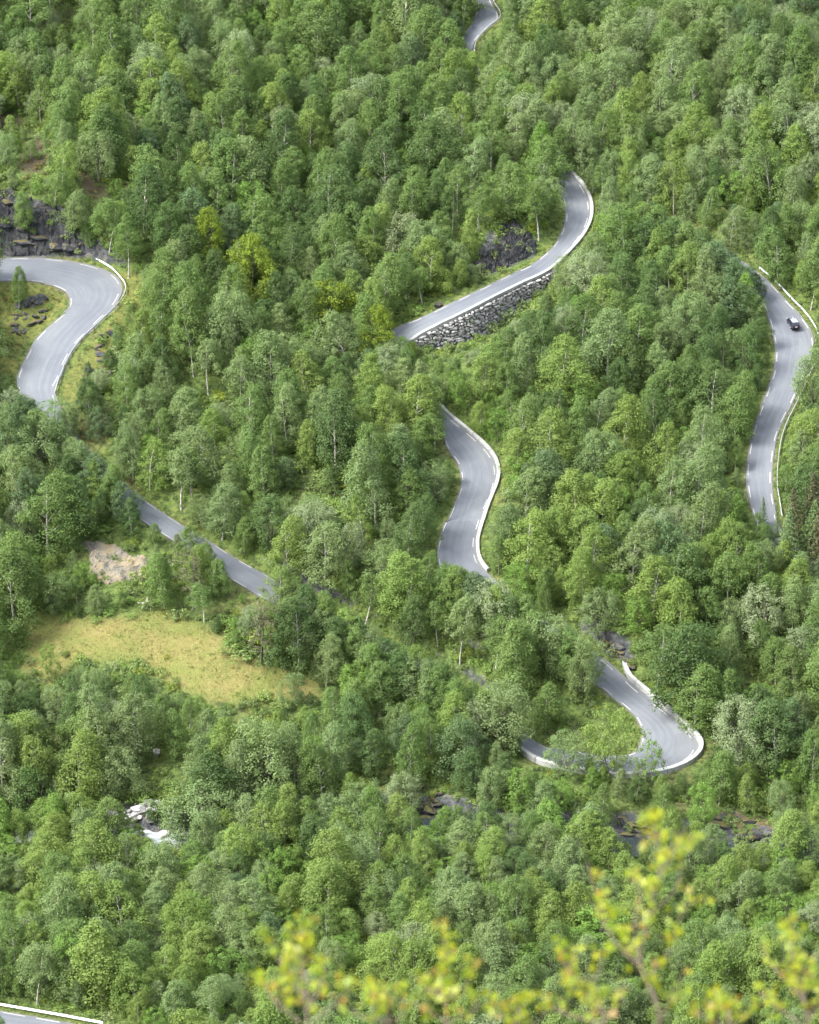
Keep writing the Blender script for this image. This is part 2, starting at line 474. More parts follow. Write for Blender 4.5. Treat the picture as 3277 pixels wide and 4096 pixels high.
main_rows += Z(1100, 1000, q, [(1600, 98, 1650, 160, 1), (1500, 142, 1545, 207, 1), (1310, 235, 1385, 285, 1), (1110, 330, 1200, 381, 1), (900, 430, 1000, 478, 1), (800, 468, 885, 540, 1), (715, 520, 815, 600, 0),
    (680, 590, 800, 650, 0), (700, 700, 835, 720, 0), (780, 830, 905, 810, 0), (890, 960, 985, 920, 0), (980, 1060, 1055, 1010, 0), (1050, 1140, 1135, 1080, 1), (1072, 1225, 1215, 1145, 1), (1105, 1280, 1285, 1205, 1), (1145, 1340, 1345, 1270, 1), (1163, 1400, 1382, 1335, 1),
    (1168, 1460, 1393, 1400, 1), (1152, 1530, 1383, 1465, 1), (1118, 1612, 1356, 1535, 1), (1085, 1690, 1328, 1605, 1)])
main_rows += [((1776, 2096), (1930, 2070), 1), ((1758, 2153), (1912, 2125), 1), ((1748, 2212), (1903, 2182), 1), ((1765, 2290), (1915, 2245), 0), ((1835, 2375), (1970, 2310), 0), ((1945, 2470), (2060, 2400), 0), ((2090, 2560), (2190, 2485), 0), ((2230, 2640), (2310, 2560), 0)]
main_rows += Z(2177, 2000, q, [(215, 1085, 330, 960, 0), (300, 1150, 420, 1030, 1), (365, 1185, 510, 1110, 1), (430, 1240, 600, 1190, 1), (500, 1292, 715, 1280, 1), (560, 1347, 830, 1375, 1), (598, 1410, 925, 1465, 1), (610, 1465, 970, 1530, 1),
    (605, 1515, 960, 1590, 1), (585, 1560, 900, 1645, 1), (545, 1590, 800, 1690, 1), (480, 1602, 670, 1718, 0), (360, 1596, 520, 1730, 1), (230, 1580, 360, 1722, 0), (110, 1560, 210, 1695, 0)])
main_rows += [((2177, 2985), (2210, 3062), 1), ((2115, 2945), (2140, 3038), 1), ((2040, 2893), (2062, 2985), 0), ((1950, 2828), (1970, 2920), 0), ((1850, 2755), (1865, 2845), 0), ((1700, 2660), (1712, 2755), 0), ((1500, 2545), (1508, 2640), 0), ((1300, 2432), (1305, 2530), 0), ((1150, 2347), (1150, 2445), 0), ((1060, 2297), (1052, 2392), 1), ((944, 2232), (940, 2326), 1),
    ((830, 2160), (824, 2250), 0), ((708, 2086), (700, 2168), 1), ((580, 2000), (565, 2080), 1), ((480, 1920), (455, 1995), 0), ((395, 1840), (355, 1905), 0), ((325, 1765), (262, 1815), 0), ((272, 1690), (170, 1720), 0), ((240, 1620), (95, 1625), 0)]
main_rows += Z(0, 1000, q, [(345, 880, 108, 850, 1), (380, 805, 112, 785, 1), (412, 720, 142, 715, 1), (452, 642, 175, 648, 1), (502, 573, 210, 580, 1), (572, 502, 270, 512, 1), (642, 432, 340, 450, 1), (705, 370, 398, 400, 1), (752, 300, 432, 352, 1),
    (770, 240, 436, 305, 1), (752, 185, 412, 263, 1), (700, 142, 352, 232, 1), (600, 102, 272, 207, 1), (470, 72, 200, 196, 1), (330, 54, 100, 191, 1), (180, 46, 0, 195, 1), (20, 50, -120, 205, 1), (-120, 62, -240, 230, 1)])
car_rows = [((2560, 880), (2610, 840), 0), ((2680, 940), (2730, 890), 0), ((2800, 1015), (2850, 965), 0), ((2900, 1085), (2950, 1030), 0), ((2985, 1150), (3045, 1098), 0)]
car_rows += Z(2177, 1000, q, [(1340, 280, 1440, 225, 0), (1385, 370, 1525, 320, 1), (1412, 450, 1620, 420, 1), (1435, 540, 1685, 530, 1), (1448, 640, 1690, 640, 1), (1438, 760, 1648, 760, 1), (1405, 862, 1595, 880, 1), (1365, 970, 1545, 985, 1), (1330, 1070, 1492, 1090, 1), (1300, 1172, 1457, 1190, 1),
    (1280, 1272, 1440, 1295, 1), (1268, 1372, 1430, 1395, 1), (1270, 1472, 1432, 1495, 1), (1292, 1590, 1448, 1605, 1)])
car_rows += [((3020, 2080), (3112, 2085), 1), ((3065, 2160), (3150, 2150), 0), ((3140, 2240), (3215, 2210), 0), ((3240, 2300), (3300, 2255), 0), ((3360, 2340), (3410, 2290), 0)]
low_rows = [((-420, 3960), (-400, 4050), 1), ((-200, 4002), (-180, 4094), 1), ((-10, 4040), (10, 4134), 1), ((120, 4063), (140, 4158), 1), ((250, 4086), (270, 4180), 1), ((420, 4118), (440, 4212), 0), ((650, 4160), (670, 4256), 0), ((900, 4205), (920, 4300), 0)]

def plane_hit(px, py, z):
    d = ray(px, py)
    t = (z - CAM_Z) / d[..., 2]
    P = d * t[..., None]
    P[..., 2] += CAM_Z
    return P
def catmull(P, n_per):
    P = np.asarray(P); out = []
    E = np.vstack([2 * P[0] - P[1], P, 2 * P[-1] - P[-2]])
    for i in range(len(P) - 1):
        p0, p1, p2, p3 = E[i], E[i + 1], E[i + 2], E[i + 3]
        for t in np.linspace(0, 1, n_per, endpoint=False):
            out.append(0.5 * ((2 * p1) + (-p0 + p2) * t + (2 * p0 - 5 * p1 + 4 * p2 - p3) * t * t + (-p0 + 3 * p1 - 3 * p2 + p3) * t ** 3))
    out.append(P[-1])
    return np.array(out)

ROADS = []
def lay_road(rows, raise_fn=None, blur=7.0):
    L = np.array([r[0] for r in rows]); Rr = np.array([r[1] for r in rows]); vis = np.array([r[2] for r in rows], float)
    c = (L + Rr) / 2
    hz = hit(c[:, 0], c[:, 1], H)
    # even out the gradient along the road
    s = np.concatenate([[0], np.cumsum(np.linalg.norm(np.diff(hz[:, :2], axis=0), axis=1))])
    zz = []
    for i in range(len(s)):
        w = np.exp(-0.5 * ((s - s[i]) / blur) ** 2)
        # weight by segment so that dense stretches do not dominate
        ds = np.gradient(s); w = w * ds
        A = np.array([[w.sum(), (w * (s - s[i])).sum()], [(w * (s - s[i])).sum(), (w * (s - s[i]) ** 2).sum() + 1e-6]])
        b = np.array([(w * hz[:, 2]).sum(), (w * (s - s[i]) * hz[:, 2]).sum()])
        zz.append(np.linalg.solve(A, b)[0])
    zz = np.array(zz)
    if raise_fn is not None:
        zz = zz + raise_fn(c)
    PL = plane_hit(L[:, 0], L[:, 1], zz); PR = plane_hit(Rr[:, 0], Rr[:, 1], zz)
    npr = 8
    DL, DR = catmull(PL, npr), catmull(PR, npr)
    V = np.repeat(vis, npr)[:len(DL)]
    V = np.concatenate([V, [vis[-1]] * (len(DL) - len(V))])
    # resample to about 1 m
    mid = (DL + DR) / 2
    s = np.concatenate([[0], np.cumsum(np.linalg.norm(np.diff(mid, axis=0), axis=1))])
    n = int(s[-1] / 0.9) + 2
    u = np.linspace(0, s[-1], n)
    f = lambda A: np.stack([np.interp(u, s, A[:, i]) for i in range(3)], -1)
    DL, DR = f(DL), f(DR)
    V = np.interp(u, s, V)
    rd = dict(L=DL, R=DR, mid=(DL + DR) / 2, s=u, vis=V, half=np.linalg.norm(DL - DR, axis=1) / 2, pxc=c)
    ROADS.append(rd)
    return rd
def lift_main(c):
    # the walled slanting stretch is built out over the slope
    w = np.exp(-((c[:, 0] - 1880) / 260) ** 2) * np.exp(-((c[:, 1] - 1240) / 170) ** 2)
    return 2.2 * w
road_main = lay_road(main_rows, lift_main, 9.0)
road_car = lay_road(car_rows, None, 9.0)
road_low = lay_road(low_rows, None, 20.0)
CEN = np.vstack([r['mid'] for r in ROADS]); HALF = np.concatenate([r['half'] for r in ROADS])
EDGE_L = np.vstack([r['L'] for r in ROADS]); EDGE_R = np.vstack([r['R'] for r in ROADS])
RID = np.concatenate([np.full(len(r['mid']), i) for i, r in enumerate(ROADS)])

# stretch of the main road that stands on the stone wall
mpx, mpy, _ = project(road_main['R'])
wall_idx = np.where((mpx > 1655) & (mpx < 2225) & (mpy > 1040) & (mpy < 1400) & (np.abs(mpy - (1385 - (mpx - 1655) * 0.57)) < 80))[0]
WALL_A, WALL_B = wall_idx.min(), wall_idx.max()
def wall_height(i):
    t = (i - WALL_A) / max(1, WALL_B - WALL_A)       # 0 at the upper right end, 1 at the lower left end
    return np.interp(t, [0, 0.12, 0.35, 0.62, 0.88, 1.0], [0.8, 2.6, 4.6, 6.2, 4.6, 2.6])

# river course
riv_px = [(-400, 3345), (-100, 3335), (120, 3318), (330, 3310), (500, 3300), (640, 3312), (800, 3325), (1000, 3300), (1250, 3262), (1500, 3255), (1720, 3262), (1950, 3310), (2200, 3335), (2450, 3350), (2700, 3372), (2990, 3395), (3250, 3390), (3600, 3370)]
_rp = hit([p[0] for p in riv_px], [p[1] for p in riv_px], H)
_rp[:, 2] = np.linspace(-1.2, -1.2, len(_rp))
RIV = catmull(_rp, 10)

def near_line(x, y, L):
    """distance to a polyline's points and index, chunked"""
    d = np.full(len(x), 1e9); idx = np.zeros(len(x), int)
    for a in range(0, len(x), 20000):
        dx = x[a:a + 20000, None] - L[None, :, 0]; dy = y[a:a + 20000, None] - L[None, :, 1]
        D = dx * dx + dy * dy
        j = D.argmin(1)
        idx[a:a + 20000] = j
        d[a:a + 20000] = np.sqrt(D[np.arange(len(j)), j])
    return d, idx

def G_full(x, y):
    """final ground height, and distance to the nearest road edge"""
    x = np.asarray(x, float); y = np.asarray(y, float)
    z = H(x, y)
    near = (y > 430) & (y < 900) & (np.abs(x) < 160)
    edge = np.full(len(x), 99.0)
    if near.any():
        xs, ys, zs = x[near], y[near], z[near]
        # river bed
        dr, _ = near_line(xs, ys, RIV)
        dig = sstep(6.8, 2.4, dr)
        zs = zs * (1 - dig) + (-2.2) * dig
        dc, j = near_line(xs, ys, CEN)
        e = dc - HALF[j]
        rz = CEN[j, 2].copy()
        tside = np.full(len(xs), 0.5)
        clo = np.where(e < 16)[0]
        win = np.arange(-11, 12); ts = np.linspace(0, 1, 13)
        for a in range(0, len(clo), 4000):
            ii = clo[a:a + 4000]
            jj = np.clip(j[ii][:, None] + win[None, :], 0, len(CEN) - 1)
            jj = np.where(RID[jj] == RID[j[ii]][:, None], jj, j[ii][:, None])
            SL, SR = EDGE_L[jj], EDGE_R[jj]                          # m, 23, 3
            S = SL[:, :, None, :] * (1 - ts)[None, None, :, None] + SR[:, :, None, :] * ts[None, None, :, None]
            D = (S[..., 0] - xs[ii][:, None, None]) ** 2 + (S[..., 1] - ys[ii][:, None, None]) ** 2
            kk = D.reshape(len(ii), -1).argmin(1)
            kc, kt = kk // len(ts), kk % len(ts)
            ar = np.arange(len(ii))
            dd = np.sqrt(D.reshape(len(ii), -1)[ar, kk])
            jn = jj[ar, kc]; tt = ts[kt]
            inside = (kt > 0) & (kt < len(ts) - 1)
            e[ii] = np.where(inside, -np.minimum(tt, 1 - tt) * 2 * HALF[jn], dd)
            rz[ii] = S[ar, kc, kt, 2]
            j[ii] = jn; tside[ii] = tt
        up = zs > rz
        wid = np.where(up, 4.5, 8.0)
        b = sstep(0.9, wid, e)
        zz = (rz - 0.12) * (1 - b) + zs * b
        zz = np.where(e < 0.2, rz - 0.10 - 0.22 * sstep(-0.2, -1.2, e), zz)
        # below the retaining wall
        onw = (RID[j] == 0) & (j >= WALL_A) & (j <= WALL_B) & (tside > 0.5)
        wh = wall_height(j)
        foot = rz - wh
        bw = sstep(2.5, 17.0, e)
        below = foot * (1 - bw) + np.minimum(zs, foot + 1.5) * bw
        below = np.where(e < 0.7, rz - 0.35, np.where(e < 1.5, rz - 0.35 - (wh - 0.2) * (e - 0.7) / 0.8, below))
        zz = np.where(onw & (e > -0.15), np.minimum(zz, below), zz)
        z[near] = zz
        edge[near] = e
    return z, edge

# fine grid in view, coarser outside
xs = np.concatenate([np.linspace(-900, -170, 24), np.linspace(-150, -112, 10), np.arange(-108, 108.1, 0.9), np.linspace(112, 150, 10), np.linspace(170, 900, 24)])
ys = np.concatenate([np.linspace(-60, 425, 60), np.arange(432, 800, 0.9), np.linspace(804, 900, 30), np.linspace(915, 1690, 30)])
GX, GY = np.meshgrid(xs, ys)
gz, gedge = G_full(GX.ravel(), GY.ravel())
GZ = gz.reshape(GX.shape)
_rough = (0.18 * vnoise(GX / 1.7, GY / 1.7) + 0.10 * vnoise(GX / 0.9 + 7, GY / 0.9)) * sstep(1.2, 3.0, gedge.reshape(GX.shape)) * sstep(432, 440, GY)
GZ = GZ + _rough
def ground_z(x, y):
    x = np.asarray(x, float); y = np.asarray(y, float)
    i = np.clip(np.searchsorted(xs, x) - 1, 0, len(xs) - 2); j = np.clip(np.searchsorted(ys, y) - 1, 0, len(ys) - 2)
    fx = np.clip((x - xs[i]) / (xs[i + 1] - xs[i]), 0, 1); fy = np.clip((y - ys[j]) / (ys[j + 1] - ys[j]), 0, 1)
    return (GZ[j, i] * (1 - fx) + GZ[j, i + 1] * fx) * (1 - fy) + (GZ[j + 1, i] * (1 - fx) + GZ[j + 1, i + 1] * fx) * fy
def on_ground(px, py):
    return hit(px, py, ground_z, step=0.4)

# what grows where: polygons traced on the ground
def in_poly(px, py, poly):
    px = np.asarray(px); py = np.asarray(py)
    c = np.zeros(px.shape, bool)
    n = len(poly)
    for i in range(n):
        x0, y0 = poly[i]; x1, y1 = poly[(i + 1) % n]
        if y0 == y1: continue
        k = ((y0 > py) != (y1 > py)) & (px < (x1 - x0) * (py - y0) / (y1 - y0) + x0)
        c ^= k
    return c
MEADOW = [(115, 2440), (260, 2475), (480, 2470), (640, 2430), (760, 2470), (880, 2540), (980, 2640), (1090, 2660), (1180, 2680), (1270, 2720), (1310, 2780), (1230, 2810), (1100, 2810), (980, 2830), (830, 2810), (640, 2720), (560, 2650), (330, 2640), (240, 2700), (190, 2740), (90, 2680), (80, 2560)]
HEATHS = [[(-100, 440), (70, 445), (110, 490), (90, 530), (-100, 530)], [(90, 540), (210, 555), (220, 620), (180, 700), (80, 720), (60, 650)], [(290, 590), (350, 640), (440, 770), (420, 810), (330, 790), (290, 690)], [(190, 0), (290, 0), (310, 70), (220, 110)]]
HEATH = [(-100, 420), (80, 440), (160, 520), (250, 560), (320, 640), (420, 740), (440, 800), (360, 830), (250, 770), (140, 760), (60, 800), (-100, 780)]
CLIFF = [(-100, 760), (120, 790), (260, 850), (300, 930), (360, 1000), (420, 1040), (300, 1035), (0, 1030), (-100, 1030)]
CLIFF_B = [(1960, 900), (2060, 900), (2150, 960), (2140, 1030), (2020, 1080), (1920, 1120), (1850, 1110), (1900, 1010)]
gpx, gpy, gdep = project(np.stack([GX.ravel(), GY.ravel(), GZ.ravel()], -1))
cov = np.zeros((GX.size, 4)); cov2 = np.zeros((GX.size, 4)); cov[:, 3] = cov2[:, 3] = 1
front = (GY.ravel() > 430) & (GY.ravel() < 900)
def soft_poly(poly, it=3):
    m = (in_poly(gpx, gpy, poly) & front).astype(float).reshape(GX.shape)
    for _ in range(it):
        m[1:-1, 1:-1] = (m[1:-1, 1:-1] * 2 + m[:-2, 1:-1] + m[2:, 1:-1] + m[1:-1, :-2] + m[1:-1, 2:]) / 6
    return m.ravel()
cov[:, 0] = soft_poly(MEADOW, 14)
cov[:, 1] = np.maximum.reduce([soft_poly(p, 8) for p in HEATHS]) * 0.72
HAIR_VERGE = [(430, 1090), (560, 1080), (600, 1180), (520, 1300), (440, 1420), (340, 1530), (300, 1680), (220, 1640), (260, 1500), (420, 1300), (500, 1180)]
INNER = [(-50, 1125), (180, 1130), (280, 1190), (260, 1240), (90, 1400), (60, 1500), (-50, 1500)]
cov[:, 2] = np.maximum.reduce([0.44 * sstep(4.5, 0.5, gedge) * front, soft_poly(HAIR_VERGE) * 0.75, soft_poly(INNER) * 0.7, cov[:, 1] * 0.3])
cov[:, 1] = np.maximum(cov[:, 1], soft_poly(HAIR_VERGE, 6) * 0.5)
cov2[:, 0] = np.where(front, sstep(1.1, 0.2, gedge) * 0.55, 0)
dxy = np.gradient(GZ, axis=0) / np.gradient(GY, axis=0), np.gradient(GZ, axis=1) / np.gradient(GX, axis=1)
steep = np.sqrt(dxy[0] ** 2 + dxy[1] ** 2).ravel()
drv, _ = near_line(GX.ravel(), GY.ravel(), RIV)
cov2[:, 1] = np.maximum.reduce([soft_poly(CLIFF) * 0.75, soft_poly(CLIFF_B) * 0.75, sstep(0.75, 1.3, steep) * front * 0.8, sstep(9, 5, drv) * 0.8 * front])

ny, nx = GX.shape
vid = np.arange(nx * ny).reshape(ny, nx)
faces = np.stack([vid[:-1, :-1], vid[:-1, 1:], vid[1:, 1:], vid[1:, :-1]], -1).reshape(-1, 4)
me = bpy.data.meshes.new('ground')
me.vertices.add(nx * ny); me.vertices.foreach_set('co', np.stack([GX.ravel(), GY.ravel(), GZ.ravel()], -1).astype(np.float32).ravel())
me.loops.add(faces.size); me.loops.foreach_set('vertex_index', faces.ravel().astype(np.int32))
me.polygons.add(len(faces)); me.polygons.foreach_set('loop_start', np.arange(0, faces.size, 4, dtype=np.int32))
me.update(calc_edges=True)
me.polygons.foreach_set('use_smooth', np.ones(len(faces), bool))
for nm, cc in (('cover', cov), ('cover_two', cov2)):
    a = me.color_attributes.new(nm, 'FLOAT_COLOR', 'POINT')
    a.data.foreach_set('color', cc.astype(np.float32).ravel())
me.materials.append(M['ground'])
tag(obj('ground', me), kind='structure')

# ------------------------------------------------------------------ road surfaces with painted edge dashes
def road_object(rd, name):
    L, Rr = rd['L'].copy(), rd['R'].copy()
    n = len(L); across = 5
    V = []; uv = []
    for k in range(across):
        t = k / (across - 1)
        P = L * (1 - t) + Rr * t
        P[:, 2] += 0.05 * (1 - (2 * t - 1) ** 2)
        V.append(P)
    V = np.stack(V, 1)          # n, across, 3
    lo = np.stack([L, Rr], 1).copy(); lo[:, :, 2] -= 0.30
    verts = np.vstack([V.reshape(-1, 3), lo.reshape(-1, 3)])
    F = []
    for i in range(n - 1):
        for k in range(across - 1):
            a = i * across + k
            F.append((a + across, a + across + 1, a + 1, a))
        b = n * across + 2 * i
        F.append((i * across, b, b + 2, (i + 1) * across))
        F.append((i * across + across - 1, (i + 1) * across + across - 1, b + 3, b + 1))
    me = mesh_from(name, verts, F, [M['asphalt']], smooth=False)
    ul = me.uv_layers.new(name='along')
    half = rd['half']
    for lp in me.loops:
        v = lp.vertex_index
        if v < n * across:
            i, k = divmod(v, across)
            ul.data[lp.index].uv = ((k / (across - 1) * 2 - 1) * half[i], rd['s'][i])
        else:
            i, k = divmod(v - n * across, 2)
            ul.data[lp.index].uv = ((k * 2 - 1) * half[i], rd['s'][i])
    ea = me.attributes.new('edge', 'FLOAT', 'POINT')
    ev = np.concatenate([np.tile(np.abs(np.linspace(-1, 1, across)), n), np.ones(2 * n)]).astype(np.float32)
    ea.data.foreach_set('value', ev)
    o = obj(name, me)
    tag(o, kind='structure')
    return o
def at_s(rd, s, inset):
    """point at distance s along the road, inset from the R edge (positive) or the L edge (negative)"""
    f = lambda A: np.array([np.interp(s, rd['s'], A[:, i]) for i in range(3)])
    l, r = f(rd['L']), f(rd['R'])
    w = np.linalg.norm(r - l)
    t = inset / w
    P = r + (l - r) * t if inset > 0 else l + (r - l) * (-t)
    u = (abs(inset) / w)
    P[2] += 0.05 * (1 - (2 * u - 1) ** 2)
    return P, (r - l) / w
def dashes(rd, parent, s0, s1, side, on=3.0, off=3.0, inset=0.38, wid=0.17):
    s = s0
    while s + on < s1:
        top = []
        for k in range(4):
            P, ax = at_s(rd, s + on * k / 3, inset if side > 0 else -inset)
            top.append((P - ax * wid / 2, P + ax * wid / 2))
        V = []
        for a, b in top:
            V += [a + (0, 0, 0.009), b + (0, 0, 0.009), a - (0, 0, 0.02), b - (0, 0, 0.02)]
        F = []
        for k in range(3):
            i = 4 * k
            F += [(i, i + 1, i + 5, i + 4), (i, i + 4, i + 6, i + 2), (i + 1, i + 3, i + 7, i + 5)]
        F += [(0, 2, 3, 1), (12, 13, 15, 14)]
        c = sum(V) / len(V)
        obj('edge_dash', mesh_from('edge_dash', [v - c for v in V], F, [M['paint']]), parent, loc=c)
        s += on + off
ro_main = road_object(road_main, 'road')
ro_car = road_object(road_car, 'road')
ro_low = road_object(road_low, 'road')
tag(ro_main, 'long winding grey asphalt road with hairpin bends climbing the wooded hillside')
tag(ro_car, 'grey asphalt road curving through the forest, carrying the dark car')
tag(ro_low, 'short piece of grey road behind a steel guardrail in the bottom left corner')
def s_at_px(rd, px, py):
    x, y, _ = project(rd['mid'])
    return rd['s'][np.argmin((x - px) ** 2 + (y - py) ** 2)]
ST = road_main['s'][-1]
_sa, _sb = s_at_px(road_main, 2200, 600), s_at_px(road_main, 1640, 1370)
dashes(road_main, ro_main, 1, s_at_px(road_main, 1890, 200), -1, 2.2, 2.2, 0.25)
dashes(road_main, ro_main, 1, s_at_px(road_main, 1890, 200), 1, 2.2, 2.2, 0.25)
dashes(road_main, ro_main, _sa, _sb, -1)
dashes(road_main, ro_main, _sa + 1.5, s_at_px(road_main, 2230, 1000), 1)
_sc, _sd2 = s_at_px(road_main, 1770, 1680), s_at_px(road_main, 1840, 2280)
dashes(road_main, ro_main, _sc, _sd2, -1, 2.6, 2.4); dashes(road_main, ro_main, _sc + 1, _sd2, 1, 2.6, 2.4, 0.55)
_se, _sf = s_at_px(road_main, 2360, 2640), s_at_px(road_main, 2000, 2900)
dashes(road_main, ro_main, _se, _sf, -1); dashes(road_main, ro_main, _se + 1.2, _sf, 1, inset=0.9)
_sg, _sh = s_at_px(road_main, 1100, 2370), s_at_px(road_main, 560, 2030)
dashes(road_main, ro_main, _sg, _sh, -1); dashes(road_main, ro_main, _sg + 1, _sh, 1)
_si = s_at_px(road_main, 170, 1620)
dashes(road_main, ro_main, _si, ST - 1, -1, inset=0.7); dashes(road_main, ro_main, _si + 1.5, ST - 1, 1)
_sj, _sk = s_at_px(road_car, 2960, 1100), road_car['s'][-1]
dashes(road_car, ro_car, _sj, _sk, -1); dashes(road_car, ro_car, _sj + 1.3, _sk, 1)
dashes(road_low, ro_low, 1, road_low['s'][-1], -1, 4, 2)

# ------------------------------------------------------------------ parapets, guardrails
def side_line(rd, sa, sb, side, out, step=1.0, dz=0.0):
    pts = []; n = max(2, int(abs(sb - sa) / step) + 1)
    for s in np.linspace(sa, sb, n):
        f = lambda A: np.array([np.interp(s, rd['s'], A[:, i]) for i in range(3)])
        l, r = f(rd['L']), f(rd['R'])
        ax = (r - l) / np.linalg.norm(r - l)
        P = (r + ax * out) if side > 0 else (l - ax * out)
        P[2] += dz
        pts.append(P)
    return np.array(pts)
def sweep(pts, prof, closed_prof=True, cap=True):
    """profile (list of (side, up)) swept along pts; side is horizontal to the right of travel"""
    pts = np.asarray(pts); n = len(pts)
    tan = np.gradient(pts, axis=0); tan[:, 2] = 0
    tan /= np.linalg.norm(tan, axis=1, keepdims=True) + 1e-9
    sd = np.stack([tan[:, 1], -tan[:, 0], np.zeros(n)], -1)
    m = len(prof)
    V = np.array([[pts[i] + sd[i] * a + np.array((0, 0, b)) for a, b in prof] for i in range(n)]).reshape(-1, 3)
    F = []
    for i in range(n - 1):
        for k in range(m if closed_prof else m - 1):
            a, b = i * m + k, i * m + (k + 1) % m
            F.append((a, b, b + m, a + m))
    if cap and closed_prof:
        F.append(tuple(range(m))[::-1]); F.append(tuple((n - 1) * m + k for k in range(m)))
    return V, F
def parapet(pts, label, wid=0.5, hgt=0.75, seg=6.0):
    root = empty('concrete_parapet', pts[0])
    tag(root, label, 'parapet', 'concrete parapets along the road')
    s = np.concatenate([[0], np.cumsum(np.linalg.norm(np.diff(pts, axis=0), axis=1))])
    a = 0.0
    while a < s[-1] - 0.5:
        b = min(a + seg, s[-1])
        u = np.linspace(a + 0.05, b - 0.05, max(3, int((b - a) / 0.8) + 1))
        P = np.stack([np.interp(u, s, pts[:, i]) for i in range(3)], -1)
        w, h = wid / 2, hgt
        prof = [(-w, -0.5), (-w, h - 0.06), (-w + 0.06, h), (w - 0.06, h), (w, h - 0.06), (w, -0.5)]
        V, F = sweep(P, prof)
        obj('concrete_section', mesh_from('concrete_section', V - pts[0], F, [M['concrete']]), root)
        a = b
    return root
s_up0, s_up1 = s_at_px(road_main, 2195, 590), s_at_px(road_main, 1640, 1385)
parapet(side_line(road_main, s_up0, s_up1, 1, 0.40), 'long white concrete parapet along the upper bend and above the stone wall', 0.7, 0.5)
parapet(side_line(road_main, s_at_px(road_main, 1740, 1600), s_at_px(road_main, 1870, 2330), 1, 0.40), 'white concrete parapet on the outer side of the middle bend', 0.7, 0.5)
pp = side_line(road_main, s_at_px(road_main, 2480, 2730), s_at_px(road_main, 1900, 2840), 1, 0.45)
tail = pp[0] + (pp[0] - pp[3]) / np.linalg.norm(pp[0] - pp[3]) * np.array([[1.2], [2.6]]) + np.array([[0.15, 0.5, 0], [0.5, 2.2, 0.1]])
pp = np.vstack([tail[::-1], pp])
parapet(pp, 'thick white concrete parapet curving round the lower hairpin bend', 0.8, 0.95)

W_PROF = [(-0.02, 0.36), (0.06, 0.41), (0.06, 0.47), (-0.02, 0.53), (-0.02, 0.58), (0.06, 0.64), (0.06, 0.70), (-0.02, 0.76),
          (-0.055, 0.76), (0.02, 0.69), (0.02, 0.645), (-0.055, 0.59), (-0.055, 0.52), (0.02, 0.465), (0.02, 0.42), (-0.055, 0.36)]
post_me = mesh_from('guardrail_post', [(a, b, c) for c in (-0.9, 0.72) for a, b in ((-0.06, -0.06), (0.06, -0.06), (0.06, 0.06), (-0.06, 0.06))],
                    [(0, 1, 5, 4), (1, 2, 6, 5), (2, 3, 7, 6), (3, 0, 4, 7), (4, 5, 6, 7)], [M['post']])
def guardrail(pts, label, flip=1, step=4.0, zs=1.0):
    root = empty('guardrail', pts[0])
    tag(root, label, 'guardrail', 'steel guardrails along the road')
    prof = [(a * flip, b * zs) for a, b in W_PROF]
    V, F = sweep(pts, prof)
    obj('rail', mesh_from('rail', V - pts[0], F, [M['steel']]), root)
    s = np.concatenate([[0], np.cumsum(np.linalg.norm(np.diff(pts, axis=0), axis=1))])
    a = 0.6
    while a < s[-1]:
        P = np.array([np.interp(a, s, pts[:, i]) for i in range(3)])
        Q = np.array([np.interp(min(a + 0.5, s[-1]), s, pts[:, i]) for i in range(3)]) - np.array([np.interp(max(a - .5, 0), s, pts[:, i]) for i in range(3)])
        side = np.array([Q[1], -Q[0], 0]) / (np.hypot(Q[0], Q[1]) + 1e-9)
        obj('post', post_me, root, loc=P - pts[0] - side * 0.12 * flip, rot=(0, 0, math.atan2(Q[1], Q[0])), scale=(1, 1, zs))
        a += step
_gp = np.array([(345, 900), (365, 830), (385, 775), (412, 712), (458, 632), (520, 555), (592, 487), (662, 422), (732, 352), (780, 282), (788, 225), (762, 182), (708, 124), (640, 80), (582, 58)]) * q + np.array((0, 1000.0 + 6))
_gz = []
for _x, _y in _gp:
    lx_, ly_, _ = project(road_main['L'])
    _gz.append(road_main['L'][np.argmin((lx_ - _x) ** 2 + (ly_ - _y) ** 2)][2])
guardrail(catmull(plane_hit(_gp[:, 0], _gp[:, 1], np.array(_gz)), 5), 'steel guardrail round the outside of the hairpin bend under the rock face', -1)
guardrail(side_line(road_car, s_at_px(road_car, 3010, 1110), s_at_px(road_car, 3060, 2060), 1, 1.0), 'steel guardrail on the outer side of the bend with the car', -1)
guardrail(side_line(road_low, 0.5, s_at_px(road_low, 420, 4150), -1, 0.85), 'steel guardrail beside the road in the bottom left corner', 1, 5.5, 1.15)
guardrail(side_line(road_main, 0.5, s_at_px(road_main, 1885, 215), 1, 0.5), 'thin guardrail edging the turnout of the topmost road', -1, 2.0)

# ------------------------------------------------------------------ stones
def chunk_mesh(name, seed, mat, sub=1, flat=1.0, rough=0.28):
    r = random.Random(seed)
    bm = bmesh.new()
    bmesh.ops.create_icosphere(bm, subdivisions=sub, radius=0.5)
    off = Vector((r.uniform(0, 99), r.uniform(0, 99), r.uniform(0, 99)))
    planes = [(Vector((r.gauss(0, 1), r.gauss(0, 1), r.gauss(0, 1))).normalized(), r.uniform(0.22, 0.44)) for _ in range(9)]
    for v in bm.verts:
        p = v.co * (1 + rough * mnoise.noise(v.co * 2.3 + off))
        for nrm, dist in planes:
            d = p.dot(nrm) - dist
            if d > 0: p -= nrm * d
        v.co = Vector((p.x, p.y, p.z * flat)) * 1.2
    me = bpy.data.meshes.new(name)
    bm.to_mesh(me); bm.free()
    me.materials.append(mat)
    return me
def frame_at(P, a, b):
    d = b - a
    return math.atan2(d[1], d[0])

